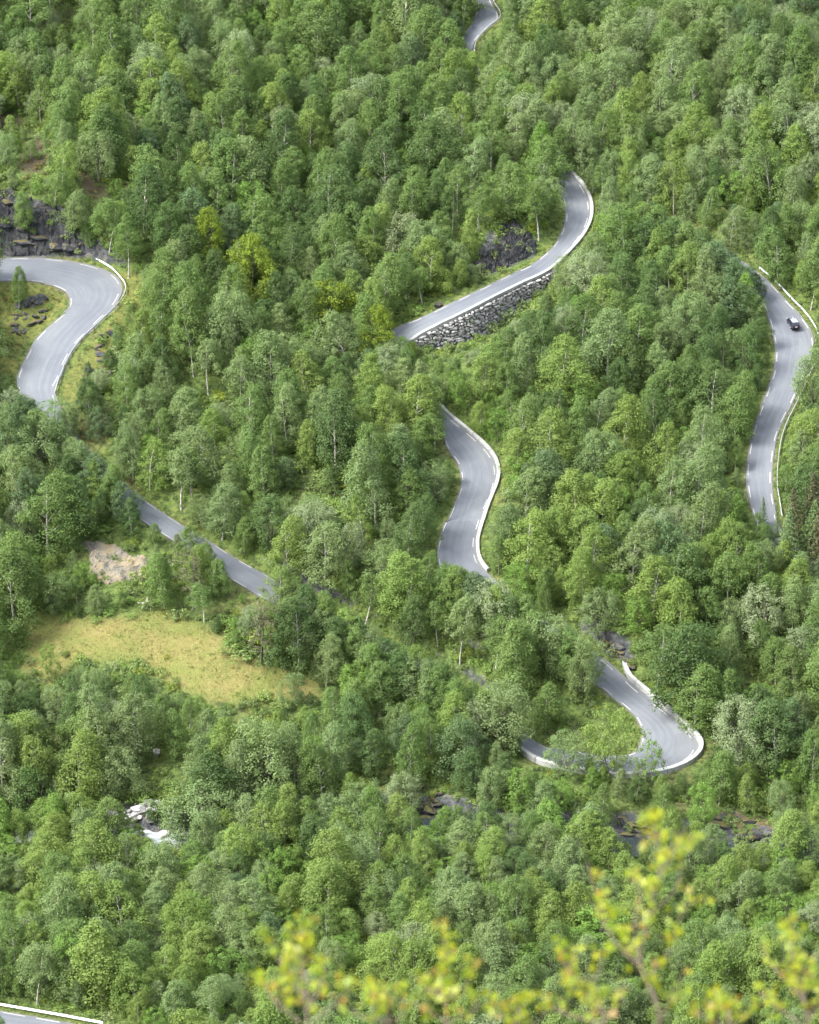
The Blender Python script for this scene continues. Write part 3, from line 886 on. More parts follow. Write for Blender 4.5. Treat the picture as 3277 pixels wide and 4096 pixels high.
stone_meshes = [chunk_mesh('wall_stone', 50 + i, M['wall_stone'], 1, 1.0, 0.2) for i in range(9)]
wall_line = side_line(road_main, road_main['s'][WALL_A], road_main['s'][WALL_B], 1, 0.85, 0.5)
wroot = empty('retaining_wall', wall_line[len(wall_line) // 2])
tag(wroot, 'rough grey dry stone retaining wall under the slanting road', 'stone wall')
wc = np.array(wroot.location)
cV = []; cF = []
for i, P in enumerate(wall_line):
    j = WALL_A + (WALL_B - WALL_A) * i / (len(wall_line) - 1)
    h = float(wall_height(j)) + 0.5
    a = wall_line[max(0, i - 1)]; b = wall_line[min(len(wall_line) - 1, i + 1)]
    t = (b - a); t[2] = 0; t /= np.linalg.norm(t)
    outn = np.array([t[1], -t[0], 0])
    f = lambda A, jj: np.array([np.interp(jj, np.arange(len(A)), A[:, k]) for k in range(3)])
    ax = f(road_main['R'], j) - f(road_main['L'], j)
    if np.dot(ax, outn) < 0: outn = -outn
    cV += [P - outn * 0.6 + (0, 0, -0.12), P + (0, 0, -0.12), P + outn * h * 0.2 - (0, 0, h)]
    if i:
        q0 = 3 * (i - 1)
        cF += [(q0, q0 + 1, q0 + 4, q0 + 3), (q0 + 1, q0 + 2, q0 + 5, q0 + 4)]
obj('wall_core', mesh_from('wall_core', np.array(cV) - wc, cF, [M['wall_core']]), wroot)
s_w = np.concatenate([[0], np.cumsum(np.linalg.norm(np.diff(wall_line, axis=0), axis=1))])
row_h = 0.62; count = 0
zrow = 0.05
while zrow < 6.6:
    a = rnd.uniform(0, 0.6)
    while a < s_w[-1] - 0.3:
        ln = rnd.choice((0.55, 0.8, 0.95, 1.2, 1.5, 2.1)) * rnd.uniform(0.85, 1.15)
        u = a + ln / 2
        i = min(len(wall_line) - 2, int(np.searchsorted(s_w, u)))
        j = WALL_A + (WALL_B - WALL_A) * i / (len(wall_line) - 1)
        if zrow < float(wall_height(j)) + 0.2 and count < 300:
            P = np.array([np.interp(u, s_w, wall_line[:, k]) for k in range(3)])
            t = wall_line[i + 1] - wall_line[max(0, i - 1)]; t[2] = 0; t /= np.linalg.norm(t)
            outn = np.array([t[1], -t[0], 0])
            ax = road_main['R'][int(j)] - road_main['L'][int(j)]
            if np.dot(ax, outn) < 0: outn = -outn
            Q = P + outn * ((zrow + 0.3) * 0.2 + rnd.uniform(-0.05, 0.16)) - np.array((0, 0, zrow + 0.42 + rnd.uniform(-0.06, 0.06)))
            obj('wall_stone', rnd.choice(stone_meshes), wroot, loc=Q - wc, rot=(rnd.uniform(-0.15, 0.15), rnd.uniform(-0.12, 0.12), math.atan2(t[1], t[0]) + rnd.uniform(-0.15, 0.15)),
                scale=(ln * 1.0, rnd.uniform(0.7, 1.0), row_h * rnd.uniform(0.7, 1.3)))
            count += 1
        a += ln
    zrow += row_h
print('wall stones', count)
# small chinking stones between them, too small to tell apart
_sv = []; _sf = []
for k in range(520):
    u = rnd.uniform(0.3, s_w[-1] - 0.3)
    i = min(len(wall_line) - 2, int(np.searchsorted(s_w, u))); j = WALL_A + (WALL_B - WALL_A) * i / (len(wall_line) - 1)
    zr = rnd.uniform(0.1, float(wall_height(j)) + 0.3)
    P = np.array([np.interp(u, s_w, wall_line[:, k2]) for k2 in range(3)])
    t = wall_line[i + 1] - wall_line[max(0, i - 1)]; t[2] = 0; t /= np.linalg.norm(t)
    outn = np.array([t[1], -t[0], 0]); ax = road_main['R'][int(j)] - road_main['L'][int(j)]
    if np.dot(ax, outn) < 0: outn = -outn
    Q = P + outn * (zr * 0.2 + 0.32 + rnd.uniform(0, 0.12)) - np.array((0, 0, zr)) - wc
    me_ = rnd.choice(stone_meshes); s_ = rnd.uniform(0.18, 0.38); o0 = len(_sv)
    rot_ = Matrix.Rotation(rnd.uniform(0, 6.28), 3, 'Z')
    _sv += [np.array(rot_ @ v.co) * s_ + Q for v in me_.vertices]; _sf += [tuple(o0 + x for x in p.vertices) for p in me_.polygons]
tag(obj('chinking_stones', mesh_from('chinking_stones', _sv, _sf, [M['wall_stone']]), wroot), kind='stuff')

rock_meshes = [chunk_mesh('rock', 150 + i, M['slate'], 2, 0.8, 0.35) for i in range(7)]
lichen_meshes = [chunk_mesh('rock', 170 + i, M['lichen_rock'], 2, 0.6, 0.3) for i in range(4)]
river_meshes = [chunk_mesh('boulder', 190 + i, M['river_stone'], 2, 0.7, 0.45) for i in range(5)]
def cliff(name, label, pts, size, cat='rock face', meshes=rock_meshes, yaw=0.5, tilt=0.35, sink=0.35):
    px = [p[0] for p in pts]; py = [p[1] for p in pts]
    G = on_ground(px, py)
    c = G.mean(0)
    root = empty(name, c)
    tag(root, label, cat)
    for k, P in enumerate(G):
        s = size * (pts[k][2] if len(pts[k]) > 2 else 1.0) * rnd.uniform(0.75, 1.2)
        obj('rock', rnd.choice(meshes), root, loc=P - c - np.array((0, 0, s * sink * 0.5)), rot=(rnd.uniform(-tilt, tilt), rnd.uniform(-tilt, tilt) + 0.25, yaw + rnd.uniform(-0.5, 0.5)),
            scale=(s * rnd.uniform(1.1, 1.9), s * rnd.uniform(0.7, 1.1), s * rnd.uniform(0.6, 0.95)))
    return root
def drape(name, label, poly, hgt, mat, cat, step=0.35, terr=0.5, seed=0.0, dirx=0.4):
    G = on_ground([p[0] for p in poly], [p[1] for p in poly])
    x0, y0 = G[:, 0].min() - 1, G[:, 1].min() - 1; x1, y1 = G[:, 0].max() + 1, G[:, 1].max() + 1
    ax = np.arange(x0, x1, step); ay = np.arange(y0, y1, step)
    X, Y = np.meshgrid(ax, ay)
    X = X + 0.3 * step * vnoise(X * 3, Y * 3); Y = Y + 0.3 * step * vnoise(X * 3 + 40, Y * 3)
    ins = in_poly(X + 0.8 * vnoise(X / 2, Y / 2 + seed), Y + 0.8 * vnoise(X / 2 + 9, Y / 2), [(g[0], g[1]) for g in G])
    d = ins.astype(float)
    fall = d.copy()
    for _ in range(6):
        f = fall.copy()
        f[1:-1, 1:-1] = np.minimum.reduce([fall[1:-1, 1:-1], (fall[:-2, 1:-1] + fall[2:, 1:-1] + fall[1:-1, :-2] + fall[1:-1, 2:]) / 4 + 0.0])
        fall = f
    u = X * dirx + Y * (1 - abs(dirx))
    n1 = vnoise(X / 3.2 + seed, Y / 3.2) * 0.5 + 0.5
    ter = np.floor((u / 1.1 + n1 * 2.2)) 
    saw = (u / 1.1 + n1 * 2.2) - ter
    rise = hgt * sstep(0.0, 0.9, fall) + terr * (saw ** 3 - 0.3) + 0.22 * vnoise(X / 0.8 + seed, Y / 0.8) + 0.35 * vnoise(X / 1.9, Y / 1.9 + seed)
    Zr = ground_z(X.ravel(), Y.ravel()).reshape(X.shape) + rise * sstep(0.02, 0.35, fall) - 0.9 * (1 - sstep(0.0, 0.3, fall))
    ny_, nx_ = X.shape
    use = np.zeros(X.shape, bool); use[1:-1, 1:-1] = fall[1:-1, 1:-1] > 0
    use[1:-1, 1:-1] |= (fall[:-2, 1:-1] > 0) | (fall[2:, 1:-1] > 0) | (fall[1:-1, :-2] > 0) | (fall[1:-1, 2:] > 0)
    idm = -np.ones(X.shape, int); idm[use] = np.arange(use.sum())
    c = np.array([X[use].mean(), Y[use].mean(), Zr[use].mean()])
    V = np.stack([X[use], Y[use], Zr[use]], -1) - c
    F = [(idm[j, i], idm[j, i + 1], idm[j + 1, i + 1], idm[j + 1, i]) for j in range(ny_ - 1) for i in range(nx_ - 1) if use[j, i] and use[j, i + 1] and use[j + 1, i + 1] and use[j + 1, i]]
    o = obj(name, mesh_from(name, V, F, [mat]), None, loc=c)
    if label: tag(o, label, cat)
    return o
def scatter_in(poly, n, seed):
    r = random.Random(seed); out = []
    x0 = min(p[0] for p in poly); x1 = max(p[0] for p in poly); y0 = min(p[1] for p in poly); y1 = max(p[1] for p in poly)
    tries = 0
    while len(out) < n and tries < 5000:
        tries += 1
        x, y = r.uniform(x0, x1), r.uniform(y0, y1)
        if in_poly(np.array([x]), np.array([y]), poly)[0] and all((x - a) ** 2 + (2 * (y - b)) ** 2 > 28 ** 2 for a, b in out):
            out.append((x, y))
    return out
cl_ = drape('rock_face', 'dark slate rock face with brown moss above the guardrailed hairpin', [(-90, 770), (120, 800), (255, 850), (300, 930), (350, 990), (420, 1035), (300, 1028), (0, 1022), (-90, 1022)], 1.2, M['slate'], 'rock face', 0.4, 1.3, 11.0, 0.25)
for k_, (x_, y_) in enumerate(scatter_in(CLIFF, 9, 3)):
    P_ = on_ground([x_], [y_])[0] - np.array(cl_.location)
    obj('rock', rnd.choice(rock_meshes), cl_, loc=P_ + np.array((0, 0, 0.9)), rot=(rnd.uniform(-.3, .3), 0.25, 0.4 + rnd.uniform(-.4, .4)), scale=(3.6 * rnd.uniform(.7, 1.3), 2.2, 1.7))
drape('rock_face', 'dark rock outcrop beside the slanting road above the stone wall', [(1985, 880), (2060, 905), (2155, 965), (2140, 1020), (2030, 1070), (1920, 1115), (1850, 1115), (1900, 1040), (2000, 990)], 0.8, M['slate'], 'rock face', 0.35, 1.7, 21.0, -0.45)
cliff('rock_face', 'small dark rock cutting above the lower hairpin road', scatter_in([(2420, 2560), (2470, 2575), (2540, 2640), (2530, 2660), (2470, 2640), (2420, 2600)], 9, 5), 1.8, yaw=-0.6)
cliff('rock_face', 'black rocky bank on the far side of the river under trees', scatter_in([(2870, 3255), (2960, 3250), (3080, 3270), (3100, 3330), (3000, 3350), (2880, 3310)], 20, 6), 2.6, yaw=0.1)
cliff('rock_face', 'dark rock gap by the river below the middle of the wood', scatter_in([(1690, 3130), (1780, 3130), (1770, 3220), (1690, 3270), (1660, 3240)], 10, 8), 2.0, yaw=0.2)
cliff('rock_face', 'black rock hollow in the river bank behind the foreground sprig', scatter_in([(2450, 3250), (2560, 3290), (2650, 3300), (2640, 3360), (2520, 3350)], 10, 9), 2.4, yaw=0.1)
cliff('rocky_slope', 'rust brown boulders on the slope below the guardrailed hairpin', scatter_in([(430, 1290), (480, 1310), (480, 1420), (430, 1560), (340, 1640), (310, 1600), (380, 1440)], 26, 10), 1.7, 'boulders', sink=0.0, tilt=0.6)
cliff('rocky_mound', 'small heap of dark rocks inside the guardrailed hairpin', scatter_in([(100, 1200), (190, 1190), (210, 1240), (120, 1340), (60, 1350), (50, 1280)], 18, 12), 1.3, 'boulders', sink=0.0, tilt=0.6)
# the pale slab above the meadow
drape('rock_slab', 'large pale lichen-covered rock slab above the yellow meadow', [(265, 2125), (350, 2150), (480, 2195), (600, 2235), (612, 2290), (575, 2340), (470, 2325), (420, 2350), (350, 2300), (370, 2220)], 0.5, M['lichen_rock'], 'rock slab', terr=0.3, seed=3.0, dirx=-0.3)
# boulders and water of the river
riv_mask = [i for i in range(len(RIV))]
V = []; F = []
tg = np.gradient(RIV, axis=0); tg[:, 2] = 0; tg /= np.linalg.norm(tg, axis=1, keepdims=True)
for i, P in enumerate(RIV):
    nrm = np.array([-tg[i, 1], tg[i, 0], 0])
    for k in range(7):
        w = (k - 3) / 3 * 3.0
        V.append(P + nrm * w + np.array((0, 0, 0.12 * math.sin(i * 1.7 + k * 2.3) + 0.1 * math.sin(i * 0.6 - k))))
    if i:
        for k in range(6):
            a = 7 * (i - 1) + k
            F.append((a, a + 7, a + 8, a + 1))
rme = mesh_from('river', V, F, [M['water']], smooth=True)
_ra = rme.attributes.new('rapids', 'FLOAT', 'POINT')
_vx, _, _ = project(np.array(V))
_ra.data.foreach_set('value', (np.exp(-((_vx - 640) / 170) ** 2) + np.exp(-((_vx - 100) / 60) ** 2)).astype(np.float32))
tag(obj('river', rme), kind='structure')
bpx = [(470, 3255), (520, 3245), (560, 3228), (592, 3215), (610, 3240), (578, 3252), (540, 3262), (500, 3275), (560, 3270), (600, 3262), (480, 3262), (440, 3265), (515, 3258), (545, 3240), (572, 3238), (400, 3290), (620, 3222), (535, 3280), (600, 3282), (660, 3350), (735, 3345), (850, 3360)]
bl = ['pale river boulder, %s' % t for t in ('small, beside the white rapids', 'broad, low on the bank', 'tall, in the pale heap', 'topmost of the pale heap', 'under the overhanging tree', 'in the middle of the heap', 'at the water edge', 'flat, half in the water',
      'dark and wet at the heap foot', 'right of the dark wet one', 'leftmost of the main heap', 'lying alone left of the heap', 'squeezed between two larger ones', 'second from the top', 'third from the top',
      'far left by the bank', 'highest on the right', 'lowest of the heap', 'lowest on the right', 'between the two rapids', 'below the large willow', 'rightmost by the rapids')]
for k, (x, y) in enumerate(bpx):
    P = on_ground([x], [y])[0]
    s = rnd.uniform(0.9, 2.4)
    o = obj('river_boulder', rnd.choice(river_meshes), None, loc=(P[0], P[1], max(P[2], -1.4) + 0.1 * s), rot=(rnd.uniform(-.3, .3), rnd.uniform(-.3, .3), rnd.uniform(0, 6.28)), scale=(s * 1.3, s, s * 0.9))
    tag(o, bl[k], 'boulder', 'boulders in the river')

# ------------------------------------------------------------------ the car
def car():
    paint, nt, out = newmat('dark_blue_car_paint')
    p = principled(nt, out, (0.012, 0.017, 0.04), 0.25, 0.5, 0.3)
    p.inputs['Coat Weight'].default_value = 0.8
    glass, nt, out = newmat('dark_car_glass'); principled(nt, out, (0.01, 0.012, 0.015), 0.06, 0.6)
    rub, nt, out = newmat('tyre_rubber'); principled(nt, out, (0.012, 0.012, 0.012), 0.9, 0.2)
    alloy, nt, out = newmat('wheel_alloy'); principled(nt, out, (0.45, 0.45, 0.47), 0.35, 0.5, 0.8)
    red, nt, out = newmat('red_lamp'); principled(nt, out, (0.35, 0.01, 0.012), 0.2, 0.5)
    plate, nt, out = newmat('white_plate'); principled(nt, out, (0.7, 0.7, 0.7), 0.5, 0.3)
    sky_sheen, nt, out = newmat('roof_sky_reflection'); principled(nt, out, (0.26, 0.28, 0.33), 0.25, 0.5, 0.3)  # sky reflected in the dark roof, painted as a paler base colour
    s = s_at_px(road_car, 3172, 1288)
    P0 = on_ground([3172], [1300])[0]
    i = np.argmin(np.abs(road_car['s'] - s))
    d = road_car['mid'][i - 3] - road_car['mid'][i + 3]
    yaw = math.atan2(d[1], d[0])
    z0 = road_car['mid'][i][2] + 0.06
    P = plane_hit(np.array([3172.0]), np.array([1302.0]), np.array([z0]))[0]
    root = empty('car', P, (0, 0, yaw))
    tag(root, 'dark blue hatchback car driving up the bend on the road with guardrail', 'car')
    # body: cross sections along x (front +), a hatchback 4.3 m long
    secs = [(-2.12, 0.45, 0.80, 0.70), (-2.05, 0.30, 0.98, 0.82), (-1.6, 0.26, 1.02, 0.89), (-0.4, 0.24, 0.98, 0.90), (0.8, 0.24, 0.94, 0.90), (1.5, 0.26, 0.86, 0.88), (1.98, 0.30, 0.74, 0.80), (2.14, 0.40, 0.60, 0.66)]
    V = []; F = []
    for x, z_lo, z_hi, w in secs:
        V += [(x, -w * 0.9, z_lo), (x, -w, z_lo + 0.18), (x, -w, z_hi - 0.12), (x, -w * 0.9, z_hi), (x, w * 0.9, z_hi), (x, w, z_hi - 0.12), (x, w, z_lo + 0.18), (x, w * 0.9, z_lo)]
    m = 8
    for a in range(len(secs) - 1):
        for k in range(m):
            F.append((a * m + k, a * m + (k + 1) % m, (a + 1) * m + (k + 1) % m, (a + 1) * m + k))
    F.append(tuple(range(m))[::-1]); F.append(tuple((len(secs) - 1) * m + k for k in range(m)))
    bm = bmesh.new(); vs_ = [bm.verts.new(v) for v in V]
    for f in F: bm.faces.new([vs_[i] for i in f])
    bmesh.ops.recalc_face_normals(bm, faces=bm.faces)
    bme = bpy.data.meshes.new('body'); bm.to_mesh(bme); bm.free()
    bme.materials.append(paint)
    body = obj('body', bme, root)
    def cabin(name, shrink, zt, mat, parent):
        base = [(-1.95, 0.80), (1.10, 0.80)]; top = [(-1.45, 0.62), (0.25, 0.62)]
        V = []
        for (x, w) in base: V += [(x, -w + shrink, 0.93), (x, w - shrink, 0.93)]
        for (x, w) in top: V += [(x, -w + shrink, zt), (x, w - shrink, zt)]
        F = [(0, 1, 3, 2), (4, 6, 7, 5), (0, 4, 5, 1), (2, 3, 7, 6), (0, 2, 6, 4), (1, 5, 7, 3)]
        return obj(name, mesh_from(name, V, F, [mat]), parent)
    cabin('cabin_glass', 0.0, 1.44, glass, root)
    def slab_(name, x0, x1, w, z0, z1, mat, parent):
        V = [(x, y, z) for z in (z0, z1) for x, y in ((x0, -w), (x1, -w), (x1, w), (x0, w))]
        return obj(name, mesh_from(name, V, [(0, 3, 2, 1), (4, 5, 6, 7), (0, 1, 5, 4), (1, 2, 6, 5), (2, 3, 7, 6), (3, 0, 4, 7)], [mat]), parent)
    rf = slab_('roof', -1.55, 0.22, 0.63, 1.435, 1.49, sky_sheen, root)
    for sgn in (-1, 1):
        V, F = sweep([(-1.4, sgn * 0.55, 0), (0.05, sgn * 0.55, 0)], [(-0.02, 1.51), (-0.02, 1.55), (0.02, 1.55), (0.02, 1.51)])
        obj('roof_rail', mesh_from('roof_rail', V, F, [alloy]), rf)
        for xa, xb in ((-1.9, -1.45), (1.05, 0.25), (-0.55, -0.5)):
            zt = 1.45
            V = [(xa - .05, sgn * 0.81, 0.93), (xa + .05, sgn * 0.81, 0.93), (xb + .05, sgn * 0.635, zt), (xb - .05, sgn * 0.635, zt)]
            V += [(x, y - sgn * 0.06, z) for x, y, z in V]
            obj('pillar', mesh_from('pillar', V, [(0, 1, 2, 3), (4, 7, 6, 5), (0, 4, 5, 1), (1, 5, 6, 2), (2, 6, 7, 3), (3, 7, 4, 0)], [paint]), root)
        tl = slab_('tail_light', -2.10, -1.98, 0.10, 0.74, 0.95, red, root); tl.location = (0, sgn * 0.72, 0)
        hl = slab_('headlight', 1.9, 2.06, 0.14, 0.60, 0.74, plate, root); hl.location = (0, sgn * 0.62, 0)
        mr = slab_('wing_mirror', 0.75, 0.92, 0.10, 0.95, 1.08, paint, root); mr.location = (0, sgn * 0.98, 0)
        for x in (-1.3, 1.32):
            w = empty('wheel', (x, sgn * 0.80, 0.32)); w.parent = root
            bm = bmesh.new()
            bmesh.ops.create_cone(bm, cap_ends=True, segments=16, radius1=0.33, radius2=0.33, depth=0.22, matrix=Matrix.Rotation(R(90), 4, 'X'))
            t_ = bpy.data.meshes.new('tyre'); bm.to_mesh(t_); bm.free(); t_.materials.append(rub)
            obj('tyre', t_, w)
            bm = bmesh.new()
            bmesh.ops.create_cone(bm, cap_ends=True, segments=12, radius1=0.2, radius2=0.2, depth=0.25, matrix=Matrix.Rotation(R(90), 4, 'X'))
            t_ = bpy.data.meshes.new('rim'); bm.to_mesh(t_); bm.free(); t_.materials.append(alloy)
            obj('rim', t_, w)
    slab_('number_plate', -2.15, -2.06, 0.26, 0.66, 0.78, plate, root)
    bp = slab_('bumper', -2.18, -2.0, 0.80, 0.36, 0.56, rub, root)
car()

# ------------------------------------------------------------------ tree shapes
UP = np.array((0, 0, 1.0))
def leaf_quads(pos, nrm, size, aspect, r):
    """diamond leaf sprays at pos, facing nrm"""
    n = len(pos)
    nrm = nrm / (np.linalg.norm(nrm, axis=1, keepdims=True) + 1e-9)
    a = r.normal(size=(n, 3)); a -= nrm * (a * nrm).sum(1, keepdims=True)
    a /= np.linalg.norm(a, axis=1, keepdims=True) + 1e-9
    b = np.cross(nrm, a)
    s = size[:, None]
    fold = nrm * s * 0.18
    return np.stack([pos + a * s, pos + b * s * aspect - fold, pos - a * s, pos - b * s * aspect - fold], 1)

def crown_quads(seed, base, top, rad, shape, n_clump, per, csize, leaf, hollow=0.5, droop=0.0, lobes=3):
    r = np.random.default_rng(seed)
    ph = r.uniform(0, 6.28, lobes); am = r.uniform(0.12, 0.34, lobes)
    Q = []
    hgt = top - base
    lean = r.normal(0, 0.06, 2)
    for k in range(n_clump):
        t = (k + r.uniform(0, 1)) / n_clump
        t = t ** 0.9
        env = shape(t)
        a = k * 2.39996 + r.uniform(-0.5, 0.5)
        wob = 1 + sum(am[i] * math.sin((i + 1) * a + ph[i] + 2.5 * t) for i in range(lobes))
        rr = rad * env * wob
        q = hollow + (1 - hollow) * math.sqrt(r.uniform(0, 1))
        cs = csize * r.uniform(0.65, 1.3) * (0.55 + 0.45 * env)
        c = np.array([math.cos(a) * rr * q + lean[0] * t * hgt, math.sin(a) * rr * q + lean[1] * t * hgt, base + t * hgt - droop * q * rr * 0.4])
        m = int(per * r.uniform(0.7, 1.3) * (0.4 + 0.6 * env))
        d = r.normal(size=(m, 3)); d /= np.linalg.norm(d, axis=1, keepdims=True)
        outw = np.array([math.cos(a), math.sin(a), 0.75]); outw /= np.linalg.norm(outw)
        d = d + outw * 0.55; d /= np.linalg.norm(d, axis=1, keepdims=True)
        rad_k = cs * (0.35 + 0.75 * r.random(m) ** 0.6)
        p = c + d * rad_k[:, None] * np.array((1, 1, 0.8))
        hang = np.array([math.cos(a) * 0.8, math.sin(a) * 0.8, r.uniform(-0.55, 0.15)])
        p = p + hang[None, :] * (r.random(m) ** 1.5 * cs * 0.9)[:, None]
        if droop:
            p[:, 2] -= droop * r.random(m) ** 2 * cs
        nn = d * 0.9 + UP * 0.45 + r.normal(size=(m, 3)) * 0.42
        sz = leaf * r.uniform(0.65, 1.35, m)
        Q.append(leaf_quads(p, nn, sz, 0.55, r))
    return np.concatenate(Q, 0)

def tube(path, radii, sides=6):
    V = []; F = []
    path = np.asarray(path, float)
    tan = np.gradient(path, axis=0)
    for i, P in enumerate(path):
        t = tan[i] / (np.linalg.norm(tan[i]) + 1e-9)
        x = np.cross(t, (0.31, 0.95, 0.1)); x /= np.linalg.norm(x) + 1e-9
        y = np.cross(t, x)
        for k in range(sides):
            a = 2 * math.pi * k / sides
            V.append(P + (x * math.cos(a) + y * math.sin(a)) * radii[i])
    for i in range(len(path) - 1):
        for k in range(sides):
            a, b = i * sides + k, i * sides + (k + 1) % sides
            F.append((a, b, b + sides, a + sides))
    return V, F
def join_tubes(tubes):
    V = []; F = []
    for v, f in tubes:
        o = len(V); V += list(v); F += [tuple(i + o for i in x) for x in f]
    return V, F
def trunk_mesh(seed, hgt, base_r, mat, n_limb, limb0, limb_len, stems=1, bend=0.25, up=0.9):
    r = np.random.default_rng(seed)
    T = []
    for s in range(stems):
        a0 = r.uniform(0, 6.28); spread = 0.0 if stems == 1 else 0.09 * hgt
        n = 8
        z = np.linspace(-0.5, hgt * (0.93 if s == 0 else 0.8), n)
        bx, by = r.normal(0, bend, 2)
        path = np.stack([np.cos(a0) * spread * (np.clip(z, 0, None) / hgt) ** 0.8 * 2 + bx * np.sin(z / hgt * 2.6 + r.uniform(0, 2)), np.sin(a0) * spread * (np.clip(z, 0, None) / hgt) ** 0.8 * 2 + by * np.sin(z / hgt * 3.1), z], -1)
        path[:, :2] -= path[0, :2] * 0.9
        rad = base_r * (1 - np.linspace(0, 0.88, n)) * (1 if s == 0 else 0.75)
        T.append(tube(path, rad))
        for k in range(n_limb):
            t = limb0 + (0.9 - limb0) * (k + r.uniform(0, 0.8)) / n_limb
            zz = t * hgt * 0.93
            P = np.array([np.interp(zz, path[:, 2], path[:, i]) for i in range(3)])
            a = k * 2.4 + r.uniform(-0.4, 0.4)
            L = limb_len * hgt * (1.1 - 0.7 * t) * r.uniform(0.7, 1.2)
            dirv = np.array([math.cos(a), math.sin(a), up])
            dirv /= np.linalg.norm(dirv)
            pts = [P, P + dirv * L * 0.5 + UP * L * 0.04, P + dirv * L + UP * L * 0.10]
            rr = base_r * (1 - t) * 0.45 + 0.012
            T.append(tube(pts, [rr, rr * 0.6, rr * 0.25], 4))
    V, F = join_tubes(T)
    return mesh_from('trunk', V, F, [mat], smooth=True)

sh_birch = lambda t: (math.sin(math.pi * min(1, (0.10 + 0.90 * t)) ** 0.78)) ** 0.75 * (1 - 0.12 * t) + 0.06
sh_round = lambda t: math.sin(math.pi * (0.12 + 0.80 * t)) ** 0.6
sh_cone = lambda t: max(0.04, 1 - t) ** 0.85
PROTO = {}
def make_protos():
    for i in range(9):      # birches: 10 m, from slender to broad
        rr = (1.45, 1.65, 1.85, 2.0, 2.2, 1.75, 1.95, 1.55, 2.3)[i]
        b = (0.6, 1.0, 0.7, 1.3, 0.8, 2.2, 0.6, 1.6, 0.9)[i]
        Q = crown_quads(100 + i, b, 9.5, rr, sh_birch, 84, 125, 0.86, 0.105, 0.42, 0.3)
        PROTO.setdefault('birch', []).append((trunk_mesh(300 + i, 9.4, 0.13, M['birch_bark'], 12, 0.25, 0.22), quads_mesh('crown', Q, M['leaf'])))
    for i in range(4):      # tall bare-stemmed birches
        Q = crown_quads(140 + i, 4.4, 9.6, (1.5, 1.8, 2.0, 1.7)[i], sh_birch, 50, 105, 0.8, 0.108, 0.4, 0.3)
        PROTO.setdefault('bare_birch', []).append((trunk_mesh(340 + i, 9.4, 0.15, M['birch_bark'], 10, 0.45, 0.2, bend=0.45), quads_mesh('crown', Q, M['leaf'])))
    for i in range(4):      # willows: round, several stems
        Q = crown_quads(160 + i, 1.2, 8.6, (2.5, 2.8, 2.3, 2.6)[i], sh_round, 76, 110, 0.95, 0.112, 0.5, 0.15, 4)
        PROTO.setdefault('willow', []).append((trunk_mesh(360 + i, 8.2, 0.15, M['dark_bark'], 7, 0.2, 0.3, 3), quads_mesh('crown', Q, M['leaf'])))
    for i in range(4):      # alders: dense oval
        Q = crown_quads(180 + i, 0.9, 9.2, (2.1, 2.4, 2.0, 2.3)[i], sh_birch, 78, 115, 0.85, 0.112, 0.5, 0.1, 4)
        PROTO.setdefault('alder', []).append((trunk_mesh(380 + i, 9.0, 0.15, M['dark_bark'], 10, 0.2, 0.25, 2), quads_mesh('crown', Q, M['leaf'])))
    for i in range(3):      # rowans: low, open
        Q = crown_quads(200 + i, 0.9, 7.4, (2.3, 2.0, 2.5)[i], sh_round, 50, 95, 0.8, 0.12, 0.45, 0.0, 4)
        PROTO.setdefault('rowan', []).append((trunk_mesh(400 + i, 7.0, 0.1, M['dark_bark'], 8, 0.2, 0.3, 2), quads_mesh('crown', Q, M['leaf'])))
    for i in range(2):      # pines: thin crowns with sky between the boughs
        Q = crown_quads(220 + i, 3.0, 9.7, 1.75, lambda t: 0.35 + 0.65 * math.sin(math.pi * min(1, 0.2 + 0.8 * t)) ** 0.8, 34, 66, 0.62, 0.10, 0.35, 0.0)
        PROTO.setdefault('pine', []).append((trunk_mesh(420 + i, 9.6, 0.17, M['dark_bark'], 20, 0.2, 0.2, up=0.25, bend=0.1), quads_mesh('crown', Q, M['needle'])))
    for i in range(2):      # spruces: tiers of drooping boughs
        r = np.random.default_rng(240 + i)
        P = []; NN = []; S = []
        for k in range(120):
            t = (k / 120) ** 0.9
            z = 0.6 + t * 9.2; L = 2.1 * (1 - t) ** 0.9 + 0.12
            a = k * 2.39996
            m = int(40 * (1 - t) + 12)
            u = r.random(m) ** 0.7
            side = r.normal(0, 0.16, m) * (0.4 + L * 0.3)
            P.append(np.stack([np.cos(a) * u * L - np.sin(a) * side, np.sin(a) * u * L + np.cos(a) * side, z - 0.38 * u * L + r.normal(0, 0.06, m)], -1))
            NN.append(UP + r.normal(size=(m, 3)) * 0.6); S.append(0.10 * r.uniform(0.7, 1.4, m))
        Q = leaf_quads(np.concatenate(P), np.concatenate(NN), np.concatenate(S), 0.5, r)
        PROTO.setdefault('spruce', []).append((trunk_mesh(440 + i, 9.8, 0.16, M['dark_bark'], 0, 0.3, 0.1, bend=0.03), quads_mesh('crown', Q, M['needle'])))
    for i in range(4):      # bushes about 1.6 m
        Q = crown_quads(260 + i, 0.12, 1.5, (0.95, 1.1, 0.8, 1.0)[i], sh_round, 16, 34, 0.42, 0.105, 0.3, 0.0)
        PROTO.setdefault('bush', []).append((trunk_mesh(460 + i, 1.4, 0.03, M['dark_bark'], 4, 0.1, 0.4, 3, 0.1), quads_mesh('foliage', Q, M['shrub_leaf'])))
    # a sparse sapling
    Q = crown_quads(280, 2.2, 9.6, 1.9, sh_birch, 40, 40, 0.6, 0.16, 0.45, 0.0)
    PROTO['sapling'] = [(trunk_mesh(480, 9.4, 0.1, M['dark_bark'], 11, 0.25, 0.24), quads_mesh('crown', Q, M['leaf']))]
make_protos()
